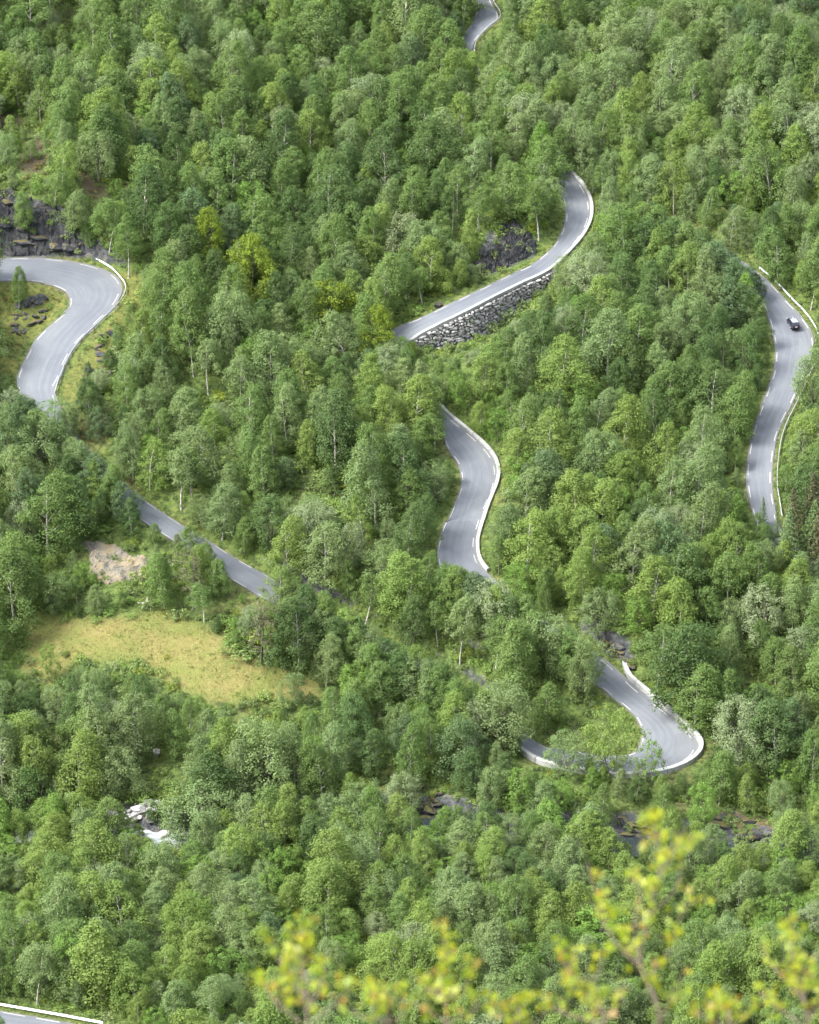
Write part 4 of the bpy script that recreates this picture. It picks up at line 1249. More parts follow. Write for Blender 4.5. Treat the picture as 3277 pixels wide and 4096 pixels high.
PROTO_H = dict(birch=10.0, bare_birch=10.0, willow=9.3, alder=9.7, rowan=8.0, pine=10.0, spruce=10.0, bush=1.8, sapling=10.0)
PROTO_W = dict(birch=0.25, bare_birch=0.22, willow=0.33, alder=0.27, rowan=0.34, pine=0.2, spruce=0.19, bush=0.6, sapling=0.22)
PROTO_B = dict(birch=0.12, bare_birch=0.42, willow=0.08, alder=0.06, rowan=0.08, pine=0.3, spruce=0.03, bush=0.0, sapling=0.2)

TONES = {'mid green': (0.099, 0.152, 0.047), 'yellow-green': (0.128, 0.184, 0.049), 'olive yellow': (0.118, 0.162, 0.021), 'dark green': (0.068, 0.110, 0.038),
         'pale grey-green': (0.162, 0.205, 0.108), 'bluish green': (0.082, 0.127, 0.058), 'bright green': (0.107, 0.180, 0.041), 'soft green': (0.126, 0.176, 0.072),
         'brownish green': (0.060, 0.064, 0.030), 'golden': (0.20, 0.17, 0.025)}

# ------------------------------------------------------------------ where the view stays open
QW, QH = 820, 1024
OPEN = np.zeros((QH, QW), bool)
_yy, _xx = np.mgrid[0:QH, 0:QW]
_fx = _xx * 4.0 + 2; _fy = _yy * 4.0 + 2
def open_poly(poly):
    x0 = max(0, int(min(p[0] for p in poly) / 4) - 1); x1 = min(QW, int(max(p[0] for p in poly) / 4) + 2)
    y0 = max(0, int(min(p[1] for p in poly) / 4) - 1); y1 = min(QH, int(max(p[1] for p in poly) / 4) + 2)
    if x0 >= x1 or y0 >= y1: return
    OPEN[y0:y1, x0:x1] |= in_poly(_fx[y0:y1, x0:x1], _fy[y0:y1, x0:x1], poly)
for rd in ROADS:
    lx, ly, _ = project(rd['L']); rx_, ry_, _ = project(rd['R'])
    for i in range(len(lx) - 1):
        if rd['vis'][i] > 0.5 and rd['vis'][i + 1] > 0.5:
            ex, ey = (rx_[i] - lx[i]) * 0.10, (ry_[i] - ly[i]) * 0.10
            ex1, ey1 = (rx_[i + 1] - lx[i + 1]) * 0.10, (ry_[i + 1] - ly[i + 1]) * 0.10
            open_poly([(lx[i] - ex, ly[i] - ey), (lx[i + 1] - ex1, ly[i + 1] - ey1), (rx_[i + 1] + 2 * ex1, ry_[i + 1] + 2 * ey1), (rx_[i] + 2 * ex, ry_[i] + 2 * ey)])
ROADVIS = OPEN.copy()
OPEN_POLYS = [
    [(1640, 1400), (1700, 1370), (2080, 1170), (2200, 1080), (2200, 1130), (2130, 1200), (2020, 1290), (1950, 1340), (1870, 1390), (1780, 1400), (1690, 1420)],
    [(0, 830), (60, 830), (230, 860), (290, 930), (330, 1000), (400, 1030), (0, 1035)],
    [(2030, 890), (2150, 960), (2150, 1010), (2000, 1070), (1870, 1140), (1860, 1110), (2000, 1000)],
    MEADOW,
    [(270, 2130), (400, 2160), (590, 2235), (570, 2330), (450, 2330), (370, 2290), (340, 2200)],
    [(470, 3250), (590, 3205), (590, 3262), (500, 3285)], [(600, 3292), (665, 3300), (660, 3352), (600, 3340)], [(695, 3325), (775, 3340), (745, 3362)], [(70, 3315), (145, 3335), (100, 3347)],
    [(2890, 3250), (3090, 3270), (3090, 3345), (2980, 3345)], [(1695, 3135), (1775, 3135), (1740, 3240), (1675, 3270)], [(2460, 3255), (2640, 3310), (2600, 3370), (2500, 3340)],
    [(470, 1075), (565, 1085), (545, 1180), (495, 1250), (420, 1330), (350, 1430), (280, 1560), (240, 1560), (420, 1300)],
    [(0, 1125), (180, 1130), (275, 1190), (230, 1260), (110, 1380), (30, 1500), (0, 1490)],
    [(0, 450), (80, 450), (110, 500), (0, 500)], [(300, 600), (340, 620), (430, 760), (420, 800), (340, 780), (310, 690)], [(70, 640), (150, 660), (200, 720), (90, 720)], [(130, 540), (200, 560), (210, 600), (150, 610)],
    [(1600, 1290), (1690, 1190), (1880, 1150), (1870, 1200), (1650, 1330)],
    [(2300, 2820), (2500, 2830), (2570, 2930), (2480, 3000), (2300, 2990)], [(2400, 2530), (2480, 2570), (2600, 2660), (2600, 2710), (2540, 2690), (2420, 2610)],
    [(0, 3980), (130, 4000), (300, 4040), (460, 4096), (0, 4096)],
    [(770, 1470), (900, 1480), (880, 1590), (760, 1560)], [(1180, 1890), (1300, 1890), (1300, 1930), (1200, 1940)], [(1290, 1990), (1400, 1980), (1400, 2020), (1310, 2020)],
    [(3115, 1590), (3160, 1700), (3110, 1860), (3100, 1960), (3080, 1960), (3090, 1800)],
    [(600, 3040), (760, 3050), (740, 3130), (560, 3140), (500, 3090)],
    [(260, 20), (300, 10), (300, 60), (230, 70)], [(1330, 3900), (1560, 3890), (1540, 3930), (1360, 3940)],
]
for p_ in OPEN_POLYS: open_poly(p_)

# ------------------------------------------------------------------ planting
TREES = []     # dicts: kind, proto index, x, y, z, h, tone name, rgb, label
_ell = [(math.cos(a) * r_, math.sin(a) * r_) for r_ in (0.3, 0.6, 0.85, 1.0) for a in np.linspace(0, 2 * math.pi, 14, endpoint=False)]
_ex = np.array([e[0] for e in _ell]); _ey = np.array([e[1] for e in _ell])
def crown_box(kind, x, y, z, h):
    b = PROTO_B[kind]
    cz = z + h * (b + 1) / 2
    px, py, dep = project(np.array((x, y, cz)))
    s = F_PX / dep
    return px, py, s * h * PROTO_W[kind], s * h * ((1 - b) / 2 * cp + 0.12)
def blocked(kind, x, y, z, h, mask):
    px, py, rx, ry = crown_box(kind, x, y, z, h)
    ix = ((px + _ex * rx) / 4).astype(int); iy = ((py + _ey * ry) / 4).astype(int)
    ok = (ix >= 0) & (ix < QW) & (iy >= 0) & (iy < QH)
    if not ok.any(): return 0.0
    return mask[iy[ok], ix[ok]].sum() / len(ix)

def add_tree(kind, x, y, z, h, tone, jitter=0.10, label=None, wide=1.0, cat=None, idx=None):
    r_ = rnd
    c = np.array(TONES[tone]) * (1 + r_.uniform(-jitter, jitter)) * (1 + np.array([r_.uniform(-jitter, jitter) * k_ for k_ in (0.35, 0.2, 0.5)]))
    TREES.append(dict(kind=kind, k=rnd.randrange(len(PROTO[kind])) if idx is None else idx, x=x, y=y, z=z, h=h, tone=tone, rgb=tuple(float(v) for v in c), label=label, wide=wide, rot=r_.uniform(0, 6.28), lean=(r_.gauss(0, 0.055), r_.gauss(0, 0.055)), oval=r_.uniform(0.86, 1.16)))

# trees one can recognise, each where it stands
HAND = [
    ('birch', 75, 1235, 10.5, 'mid green', 0.7, 'slender young birch standing inside the guardrailed hairpin bend'),
    ('birch', 90, 930, 11.0, 'mid green', 0.9, 'birch with two pale stems growing on the dark rock face'),
    ('alder', 835, 1075, 15.5, 'olive yellow', 0.9, 'tall smooth olive-yellow tree, left of a pair above the winding wood'),
    ('alder', 1000, 1180, 16.0, 'olive yellow', 1.15, 'broad smooth olive-yellow tree, right of a pair above the winding wood'),
    ('rowan', 1310, 1330, 13.0, 'olive yellow', 1.1, 'olive-yellow rowan with a grey stem left of the walled road'),
    ('alder', 1525, 1445, 14.0, 'olive yellow', 0.95, 'olive-yellow tree hiding the lower left end of the walled road'),
    ('alder', 1420, 1250, 11.0, 'yellow-green', 1.0, 'yellow-green tree between olive trees left of the walled road'),
    ('willow', 2960, 3060, 15.5, 'pale grey-green', 0.95, 'very pale willow beside the lower hairpin parapet'),
    ('willow', 2330, 2785, 14.5, 'soft green', 0.8, 'grey-green tree with bare stem in front of road entering the lower hairpin'),
    ('sapling', 2605, 3140, 11.5, 'bright green', 0.9, 'thin open sapling in front of the lower hairpin asphalt'),
    ('rowan', 2445, 3110, 15.5, 'yellow-green', 0.85, 'yellow-green dark-stemmed tree inside the lower hairpin'),
    ('willow', 2020, 2995, 15.5, 'soft green', 1.1, 'broad dark-stemmed willow below the wood, overhanging the lower road'),
    ('willow', 1905, 2985, 11.5, 'pale grey-green', 0.8, 'pale grey willow left of the broad one at the lower road'),
    ('pine', 772, 2440, 14.0, 'brownish green', 1.0, 'thin brownish pine between the rock slab and the straight road'),
    ('pine', 1045, 2655, 15.5, 'brownish green', 1.05, 'thin brownish pine with dark trunk at the meadow edge'),
    ('spruce', 3055, 2120, 8.0, 'dark green', 1.0, 'small dark spruce at the foot of the road with the car'),
    ('spruce', 3110, 2155, 6.5, 'dark green', 1.1, 'smallest spruce, right beside the small dark spruce'),
    ('spruce', 3175, 2180, 13.5, 'brownish green', 1.35, 'tall brownish spruce at the right edge below the bend'),
    ('spruce', 3255, 2140, 15.0, 'brownish green', 1.35, 'tallest dark spruce cut by the right edge'),
    ('spruce', 3230, 2240, 14.0, 'dark green', 1.3, 'dark spruce in front of the tallest one at the right edge'),
    ('spruce', 3150, 2250, 13.0, 'dark green', 1.35, 'dark spruce just below the small spruces by the road end'),
    ('spruce', 3285, 2290, 15.5, 'brownish green', 1.4, 'lowest brownish spruce at the right edge'),
    ('willow', 2345, 1230, 14.5, 'pale grey-green', 1.0, 'large pale grey willow crowding the end of the walled road'),
    ('willow', 2270, 1180, 10.0, 'soft green', 1.0, 'soft green willow leaning over the walled road parapet'),
    ('bare_birch', 773, 1505, 15.0, 'mid green', 1.0, 'birch with straight white trunk below the guardrailed hairpin'),
    ('bare_birch', 835, 1580, 14.0, 'soft green', 1.0, 'birch with leaning white stems below the guardrailed hairpin'),
    ('bare_birch', 965, 1655, 15.0, 'soft green', 1.0, 'birch with crooked white trunk in the middle of the wood'),
    ('bare_birch', 728, 2035, 14.5, 'soft green', 1.0, 'birch with white trunk just above the straight road'),
    ('bare_birch', 770, 2010, 13.0, 'mid green', 0.9, 'birch with forked white trunk right above the straight road'),
    ('bare_birch', 1843, 2660, 16.0, 'soft green', 1.0, 'tall birch with curved white trunk before the dark thicket'),
    ('bare_birch', 1985, 2690, 14.0, 'mid green', 1.0, 'birch with thin white trunk in the dark thicket'),
    ('bare_birch', 2910, 2475, 16.0, 'mid green', 1.0, 'tall birch with white trunk above the pale willow'),
    ('bare_birch', 2825, 2560, 13.0, 'mid green', 0.8, 'birch with slanting pale trunk above the lower hairpin'),
    ('bare_birch', 2560, 1000, 11.0, 'mid green', 0.8, 'birch with a bent pale stem right of the upper bend'),
    ('willow', 825, 3400, 15.0, 'soft green', 1.2, 'large round pale willow over the river rapids'),
    ('willow', 480, 3190, 12.0, 'soft green', 1.0, 'round willow on the bank above the pale boulders'),
    ('bare_birch', 60, 3890, 13.5, 'mid green', 1.1, 'birch with pale trunk above the bottom left guardrail'),
    ('bare_birch', 150, 4020, 12.5, 'soft green', 1.1, 'birch with leaning pale trunk behind the bottom left guardrail'),
    ('rowan', 285, 3965, 12.0, 'bright green', 0.9, 'rowan with straight dark trunk near the bottom left guardrail'),
    ('bare_birch', 850, 4110, 12.5, 'soft green', 1.0, 'birch with white trunk at the bottom edge left of the blurred leaves'),
    ('bare_birch', 1510, 3440, 12.0, 'mid green', 1.0, 'birch with a white trunk right of the golden shrub'),
    ('rowan', 1480, 3490, 5.5, 'golden', 0.9, 'golden yellow shrub in the green lower wood'),
    ('bare_birch', 620, 2860, 8.5, 'soft green', 0.9, 'thin birch at the left end of the meadow'),
    ('bare_birch', 760, 2930, 9.0, 'mid green', 1.0, 'birch with pale trunk below the meadow middle'),
    ('rowan', 200, 2720, 9.0, 'yellow-green', 0.6, 'thin young tree standing in the left of the meadow'),
    ('rowan', 1180, 2830, 9.0, 'soft green', 0.7, 'thin young tree at the right tip of the meadow'),
    ('willow', 3255, 1640, 15.0, 'soft green', 1.0, 'pale willow at the right edge below the car'),
    ('willow', 3270, 1470, 9.0, 'mid green', 0.8, 'tree at the right edge overhanging the guardrail below the car'),
    ('alder', 2220, 700, 13.0, 'mid green', 0.8, 'leafy tree hiding the top of the upper bend'),
    ('willow', 395, 720, 12.5, 'soft green', 0.9, 'tree growing out of the brown heath knoll'),
    ('birch', 60, 620, 10.0, 'yellow-green', 0.8, 'yellow-green birch on the brown heath by the left edge'),
    ('birch', 220, 830, 10.5, 'mid green', 0.9, 'birch between the brown heath and the rock face'),
    ('bare_birch', 440, 1000, 13.0, 'mid green', 1.1, 'birch with pale stems right of the dark rock face'),
]
for kind, px, py, h, tone, wide, lab in HAND:
    P = on_ground([px], [py])[0]
    add_tree(kind, P[0], P[1], P[2] - 0.05, h * 0.93, tone, 0.05, lab, wide)
n_hand = len(TREES)
KEEP = np.full((QH, QW), -1e9)
for t_ in TREES:
    px, py, rx, ry = crown_box(t_['kind'], t_['x'], t_['y'], t_['z'], t_['h'])
    rx *= 0.75 * t_['wide']; ry *= 0.8
    KEEP[((_fx - px) / rx) ** 2 + ((_fy - py) / ry) ** 2 < 1] = t_['y']
def hides(kind, x, y, z, h):
    px, py, rx, ry = crown_box(kind, x, y, z, h)
    ix = ((px + _ex * rx) / 4).astype(int); iy = ((py + _ey * ry) / 4).astype(int)
    ok = (ix >= 0) & (ix < QW) & (iy >= 0) & (iy < QH)
    return (y < KEEP[iy[ok], ix[ok]] - 0.5).mean() if ok.any() else 0.0
# trees that stand close in front of the hidden stretches of road and river
def screen(L, Rr, hidden, step, seed, lift=(20, 75)):
    r_ = np.random.default_rng(seed)
    last = -99.0; s = np.concatenate([[0], np.cumsum(np.linalg.norm(np.diff((L + Rr)[:, :2] / 2, axis=0), axis=1))])
    for i in range(1, len(L) - 1):
        if not hidden[i] or s[i] - last < step * r_.uniform(0.8, 1.25): continue
        ax = (Rr[i] - L[i]); ax[2] = 0; ax /= np.linalg.norm(ax)
        near, far_, sg = (Rr[i], L[i], 1) if Rr[i][1] < L[i][1] else (L[i], Rr[i], -1)
        P = near + ax * sg * r_.uniform(1.6, 3.2)
        z = float(ground_z(P[0], P[1]))
        bx, by, bd = project(np.array((P[0], P[1], z)))
        if bx < -150 or bx > W0 + 150 or by < -100: continue
        fx_, fy_, _ = project(far_)
        h = (by - fy_ + r_.uniform(*lift)) / (F_PX / bd * cp)
        h = float(np.clip(h, 6.5, 15.0))
        mx = pick_mix(bx, by); kind, tone = mx.split('|')
        if kind in ('rowan', 'bare_birch'): kind = 'birch'
        for _ in range(5):
            if blocked(kind, P[0], P[1], z, h, OPEN) <= 0.16: break
            h *= 0.85
        if h < 4: continue
        last = s[i]
        add_tree(kind, P[0], P[1], z - 0.05, h, tone, 0.12, None, float(r_.uniform(0.95, 1.2)))
SCREENS = True

# tone of the wood from place to place (weights for kind/tone), traced by eye, with shade and haze put into the tones
MIXES = ['birch|mid green', 'birch|yellow-green', 'birch|soft green', 'birch|dark green', 'alder|dark green', 'alder|bluish green', 'willow|pale grey-green', 'willow|soft green', 'rowan|bright green', 'bare_birch|mid green']
BASE_W = np.array([3.0, 1.5, 2.0, 0.3, 0.2, 0.2, 0.25, 0.7, 0.6, 0.8])
BLOBS = [   # x, y, rx, ry, weights
    (600, 350, 600, 350, [3, 2, 2, .3, 0, 0, .4, .5, .3, 0]), (950, 850, 330, 230, [1, 0, .5, 4, 4, 2, .1, .2, .2, 0]), (1350, 950, 350, 160, [1.5, .5, .5, 3, 2, 1, .3, .5, .3, 2]),  # shaded band at this wood's lower end is painted with darker tree tones
    (1500, 500, 420, 350, [4, 2, 2, .4, .3, .3, .3, .6, .6, .3]), (2650, 520, 450, 350, [1.2, 2.5, 4.5, .1, .1, .2, 1.8, 3.5, 1.2, 0]), (3150, 230, 260, 260, [2, .3, 1.5, 2, 1, 4, .3, 1, .3, 0]),  # upper right: pale and soft tones stand in for haze
    (2650, 1500, 420, 420, [3, 1, .7, 3, 2.5, 1, .3, .7, .6, 0]), (3150, 700, 250, 300, [1, 2.5, 4.5, .1, .1, .5, 1.6, 3, 1.5, 0]), (2350, 2050, 350, 350, [2, 4, 2, .4, .3, .3, .3, .6, 1.2, 0]),  # upper right edge: haze put into paler tones again
    (2950, 2300, 420, 380, [3, 1.6, 2.4, 1, .6, .4, .4, 1.2, .6, .4]), (1250, 1850, 420, 420, [3, 1.2, 2, 1.2, 1, .6, .6, 1.4, .8, .6]), (120, 1900, 300, 450, [1.5, .3, 1, 2.5, 2, 2, .2, .8, .8, 0]),
    (300, 2900, 420, 260, [2.5, .4, 2, 1.6, .8, 1.4, .8, 1.8, .4, .4]), (1500, 2700, 500, 300, [3.2, 1.3, 2, 1, .8, .4, .4, 1, .6, .6]), (1700, 3150, 900, 160, [1.6, .6, 1.2, 1.8, 2, 1, .4, 1, .4, 0]),
    (700, 3700, 900, 400, [1.0, 5, 3, .1, .1, .1, .6, 2, 3, .3]), (2800, 3600, 700, 350, [.5, 6, 2, .1, .1, .1, .6, 1.6, 4.5, 0]), (2000, 3400, 500, 250, [2.4, 1.4, 2.4, .8, .6, .3, .4, 1.3, .8, .4]),
]
def pick_mix(px, py):
    w = BASE_W * 0.35
    for bx, by, rx, ry, ww in BLOBS:
        w = w + np.array(ww) * 1.6 * math.exp(-((px - bx) / rx) ** 2 - ((py - by) / ry) ** 2)
    w = w / w.sum()
    return MIXES[int(rng.choice(len(MIXES), p=w))]
HT = {'birch': (10.5, 15.5), 'alder': (8.5, 13.5), 'willow': (7.5, 12.0), 'rowan': (5.5, 9.5), 'bare_birch': (10.0, 14.5)}
for n_, rd in enumerate(ROADS[:2]):
    screen(rd['L'].copy(), rd['R'].copy(), rd['vis'] < 0.5, 2.6, 90 + n_)
_tg = np.gradient(RIV, axis=0); _nr = np.stack([-_tg[:, 1], _tg[:, 0], 0 * _tg[:, 0]], -1); _nr /= np.linalg.norm(_nr, axis=1, keepdims=True)
_rx, _ry, _ = project(RIV)
_rh = ~(((_rx > 450) & (_rx < 790)) | ((_rx > 60) & (_rx < 160)) | ((_rx > 2860) & (_rx < 3110)) | ((_rx > 1660) & (_rx < 1790)) | ((_rx > 2440) & (_rx < 2660)))
screen(RIV + _nr * 6.5, RIV - _nr * 3.0, _rh, 2.8, 95, (40, 130))
FRONT = [(1600, 1490, 8), (1650, 1550, 9.5), (1690, 1610, 11), (1715, 1680, 10.5), (1620, 1620, 11), (1560, 1530, 9),
    (1790, 2410, 9), (1835, 2450, 11), (1905, 2490, 11), (1965, 2530, 12), (2050, 2590, 12.5), (2140, 2650, 12.5), (2225, 2710, 12), (1760, 2440, 10), (2300, 2740, 8), (1870, 2425, 9), (1930, 2460, 9.5), (2000, 2545, 12.5), (2095, 2615, 13), (2185, 2680, 13), (2265, 2725, 12), (3060, 2190, 6), (3020, 2170, 6.5),
    (1890, 345, 9.5), (1915, 380, 11), (1960, 440, 12.5), (2015, 500, 13.5), (2070, 560, 14), (2130, 630, 14), (2165, 690, 13.5), (1850, 350, 10), (1985, 470, 13), (2045, 530, 13.5), (2100, 590, 13.5),
    (800, 2345, 9.5), (860, 2380, 9), (500, 2085, 9), (440, 2030, 9), (375, 1975, 9), (310, 1910, 9), (245, 1850, 9), (175, 1790, 9.5), (110, 1730, 9), (60, 1690, 8), (530, 2140, 8), (620, 2180, 5), (280, 1760, 8), (215, 1740, 8.5), (2370, 3170, 5.5), (480, 1400, 6), (440, 1480, 5), (400, 1560, 5), (360, 1620, 6), (540, 1330, 7), (2480, 3190, 6.5), (2545, 3210, 6.5), (2650, 3195, 5.5), (2720, 3175, 5), (2800, 3140, 6), (2860, 3110, 7),
    (1130, 2490, 7.5), (1190, 2550, 9.5), (1270, 2600, 10), (1340, 2640, 10.5), (1420, 2690, 10.5), (1500, 2735, 10.5), (1590, 2780, 11), (1670, 2820, 11), (1750, 2860, 11), (1830, 2900, 11),
    (2560, 985, 11), (2610, 1010, 12), (2650, 1040, 13), (2700, 1075, 13), (2750, 1100, 13), (2800, 1135, 13), (2850, 1160, 12.5), (2890, 1195, 12.5), (2940, 1230, 12), (2980, 1270, 11), (3010, 1300, 9.5)]
for n_, (px_, py_, h_) in enumerate(FRONT):
    P_ = on_ground([px_], [py_])[0]
    mx = pick_mix(px_, py_); kind, tone = mx.split('|')
    if kind in ('rowan', 'bare_birch'): kind = 'birch'
    add_tree(kind, P_[0], P_[1], P_[2] - 0.05, h_ * 0.98, tone, 0.12, None, float(rng.uniform(1.0, 1.2)))
# candidate spots: dart throwing on the hillside
cell = 4.0
gridmap = {}
def far_enough(x, y, r_):
    ci, cj = int(x // cell), int(y // cell)
    for a in range(ci - 2, ci + 3):
        for b in range(cj - 2, cj + 3):
            for (u, v, w) in gridmap.get((a, b), ()):
                if (u - x) ** 2 + (v - y) ** 2 < (0.5 * (r_ + w)) ** 2: return False
    return True
def put(x, y, r_):
    gridmap.setdefault((int(x // cell), int(y // cell)), []).append((x, y, r_))
for t in TREES: put(t['x'], t['y'], 3.4)
NC = 34000
cx = rng.uniform(-112, 112, NC); cyy = rng.uniform(438, 830, NC)
cz = ground_z(cx, cyy)
cpx, cpy, cdep = project(np.stack([cx, cyy, cz], -1))
_, cedge = G_full(cx, cyy)
crv, _ = near_line(cx, cyy, RIV)
inmead = in_poly(cpx, cpy, MEADOW); inheath = np.logical_or.reduce([in_poly(cpx, cpy, p) for p in HEATHS])
incl = in_poly(cpx, cpy, CLIFF) | in_poly(cpx, cpy, CLIFF_B)
keep = (np.abs(cpx - W0 / 2) < W0 / 2 + 170) & (cpy > -130) & (cpy < H0 + 420) & (cedge > 1.4) & (crv > 3.6) & ~inmead & ~incl
n_bush = 0
for i in np.where(keep)[0]:
    px, py = cpx[i], cpy[i]
    gap = 4.1 + 0.5 * vnoise(np.array([cx[i] / 30.0]), np.array([cyy[i] / 30.0]))[0]
    if py > 3450: gap *= 0.92
    if inheath[i] and rng.random() < 0.75: continue
    mx = pick_mix(px, py)
    kind, tone = mx.split('|')
    lo, hi = HT[kind]
    h = rng.uniform(lo, hi) if rng.random() < 0.85 else rng.uniform(lo * 0.6, lo)
    h *= float(rng.choice([0.75, 0.9, 1.0, 1.1, 1.25], p=[.15, .2, .3, .22, .13]))
    h *= 1.0 + 0.2 * float(vnoise(np.array([cx[i] / 13.0 + 5]), np.array([cyy[i] / 13.0]))[0])
    if 2200 < py < 3350: h *= 1.12
    if py > 3400: h *= 0.78
    if py < 600 and px < 1800: h *= 1.02
    if not far_enough(cx[i], cyy[i], gap * (0.6 + 0.4 * h / 11.0)): continue
    ok = False
    for _ in range(7):
        if blocked(kind, cx[i], cyy[i], cz[i], h, OPEN) <= 0.03 and hides(kind, cx[i], cyy[i], cz[i], h) <= 0.22: ok = True; break
        h *= 0.8
    if not ok or h < 2.2:
        h = rng.uniform(1.2, 2.4)
        if blocked('bush', cx[i], cyy[i], cz[i], h, ROADVIS) > 0.02 or rng.random() < 0.4 or n_bush > 170: continue
        if OPEN[np.clip(int(py / 4), 0, QH - 1), np.clip(int(px / 4), 0, QW - 1)] and rng.random() < 0.6: continue
        kind = 'bush'; tone = str(rng.choice(['bright green', 'mid green', 'yellow-green', 'soft green'])); n_bush += 1
    add_tree(kind, cx[i], cyy[i], cz[i] - 0.05, h, tone, 0.09, None, float(rng.uniform(0.85, 1.2)) * (1.15 if py > 3400 else 1.0))
    put(cx[i], cyy[i], gap * (0.6 + 0.4 * min(1.2, h / 11.0)))
for k_ in range(70):
    e_ = rng.integers(0, len(MEADOW)); f_ = rng.random()
    a_, c_ = MEADOW[e_], MEADOW[(e_ + 1) % len(MEADOW)]
    x_ = a_[0] + (c_[0] - a_[0]) * f_ + rng.normal(0, 22); y_ = a_[1] + (c_[1] - a_[1]) * f_ + rng.normal(0, 14)
    P_ = on_ground([x_], [y_])[0]
    if not far_enough(P_[0], P_[1], 1.2): continue
    put(P_[0], P_[1], 1.2)
    add_tree('bush', P_[0], P_[1], P_[2] - 0.05, float(rng.uniform(0.7, 2.4)), str(rng.choice(['bright green', 'mid green', 'yellow-green', 'soft green'])), 0.12, None, float(rng.uniform(0.9, 1.3)))
for x_, y_, h_ in [(1668, 1418, 1.2), (1700, 1392, 1.3), (1728, 1372, 0.9), (1790, 1405, 2.2), (1880, 1292, 1.4), (1960, 1330, 2.6), (2030, 1290, 2.8), (2080, 1240, 2.4), (1850, 1400, 1.8), (2000, 1225, 1.0), (2030, 1000, 1.6), (2080, 985, 1.2), (1980, 1040, 2.2), (2120, 1010, 1.4), (1930, 1090, 2.0), (2070, 940, 1.8), (2000, 930, 2.4), (1900, 1100, 2.6), (130, 930, 1.4), (200, 900, 1.8), (270, 960, 1.5), (60, 980, 1.2), (310, 1015, 1.3), (20, 900, 1.8), (240, 1000, 1.0)]:
    P_ = on_ground([x_], [y_])[0]
    add_tree('bush', P_[0], P_[1], P_[2] + 0.1, h_, str(rng.choice(['bright green', 'mid green', 'soft green'])), 0.12, None, float(rng.uniform(0.9, 1.2)))
# what of each tree shows: paint crowns from far to near
ids = np.full((QH, QW), -1, int)
for n_, t in sorted(enumerate(TREES), key=lambda a: -a[1]['y']):
    px, py, rx, ry = crown_box(t['kind'], t['x'], t['y'], t['z'], t['h'])
    t['px'], t['py'] = float(px), float(py)
    rx *= 0.9 * t['wide']
    x0, x1 = max(0, int((px - rx) / 4)), min(QW, int((px + rx) / 4) + 1); y0, y1 = max(0, int((py - ry) / 4)), min(QH, int((py + ry) / 4) + 1)
    if x0 >= x1 or y0 >= y1: continue
    m = ((_fx[y0:y1, x0:x1] - px) / rx) ** 2 + ((_fy[y0:y1, x0:x1] - py) / ry) ** 2 < 1
    ids[y0:y1, x0:x1][m] = n_
vc = np.bincount(ids[ids >= 0].ravel(), minlength=len(TREES))
for n_, t in enumerate(TREES): t['seen'] = int(vc[n_]); t['hand'] = n_ < n_hand
NAME = {'birch': 'birch_tree', 'bare_birch': 'birch_tree', 'sapling': 'birch_tree', 'willow': 'willow_tree', 'alder': 'alder_tree', 'rowan': 'rowan_tree', 'pine': 'pine_tree', 'spruce': 'spruce_tree', 'bush': 'bush'}
single = set()
for nm in set(NAME.values()):
    mine = [i for i, t in enumerate(TREES) if NAME[t['kind']] == nm]
    mine.sort(key=lambda i: (not TREES[i]['hand'], -TREES[i]['seen']))
    single |= {i for i in mine[:295] if TREES[i]['seen'] >= 14 or TREES[i]['hand']}
print('trees', len(TREES), 'single', len(single), {nm: (sum(1 for i in single if NAME[TREES[i]['kind']] == nm), sum(1 for t in TREES if NAME[t['kind']] == nm)) for nm in set(NAME.values())})

# ------------------------------------------------------------------ labels that lead to one tree
MARKS = [(300, 1200, 'guardrailed hairpin'), (150, 930, 'dark rock face'), (250, 680, 'brown heath knoll'), (1900, 1300, 'stone retaining wall'), (2330, 820, 'upper bend'), (1930, 130, 'topmost road'),
         (3170, 1285, 'car'), (3040, 1750, 'road stretch below the car'), (1890, 1850, 'middle S-bend'), (2700, 2880, 'lower hairpin'), (650, 2580, 'yellow meadow'), (450, 2240, 'pale rock slab'),
         (820, 2180, 'straight slanting road'), (900, 1000, 'olive-yellow tree pair'), (550, 3260, 'pale river boulders'), (2990, 3300, 'black river bank'), (200, 4050, 'bottom left guardrail'),
         (2620, 3600, 'tall blurred sprig'), (1400, 3900, 'blurred leaves at the bottom'), (0, 0, 'top left corner'), (3277, 0, 'top right corner'), (3277, 2500, 'right edge spruces'), (3277, 3500, 'lower right edge'),
         (1730, 3200, 'dark river gap'), (1045, 2520, 'meadow pine'), (1480, 3450, 'golden shrub'), (900, 350, 'upper left wood centre'), (1500, 650, 'upper middle wood centre'), (2700, 1450, 'wood between the two roads'),
         (1300, 1900, 'wood left of the S-bend'), (2960, 2880, 'very pale willow'), (0, 1900, 'left edge under the hairpin'), (0, 2900, 'left edge under the meadow'), (0, 3600, 'left edge under the river'), (2850, 500, 'upper right wood centre')]
ORD = ['nearest', 'second nearest', 'third nearest', 'fourth nearest', 'fifth nearest', 'sixth nearest', 'seventh nearest', 'eighth nearest', 'ninth nearest', 'tenth nearest'] + \
      [w + ' nearest' for w in 'eleventh twelfth thirteenth fourteenth fifteenth sixteenth seventeenth eighteenth nineteenth twentieth'.split()] + ['twenty-%s nearest' % w for w in 'first second third fourth fifth sixth seventh eighth ninth'.split()] + \
      ['thirtieth nearest'] + ['thirty-%s nearest' % w for w in 'first second third fourth fifth sixth seventh eighth ninth'.split()]
buck = {}
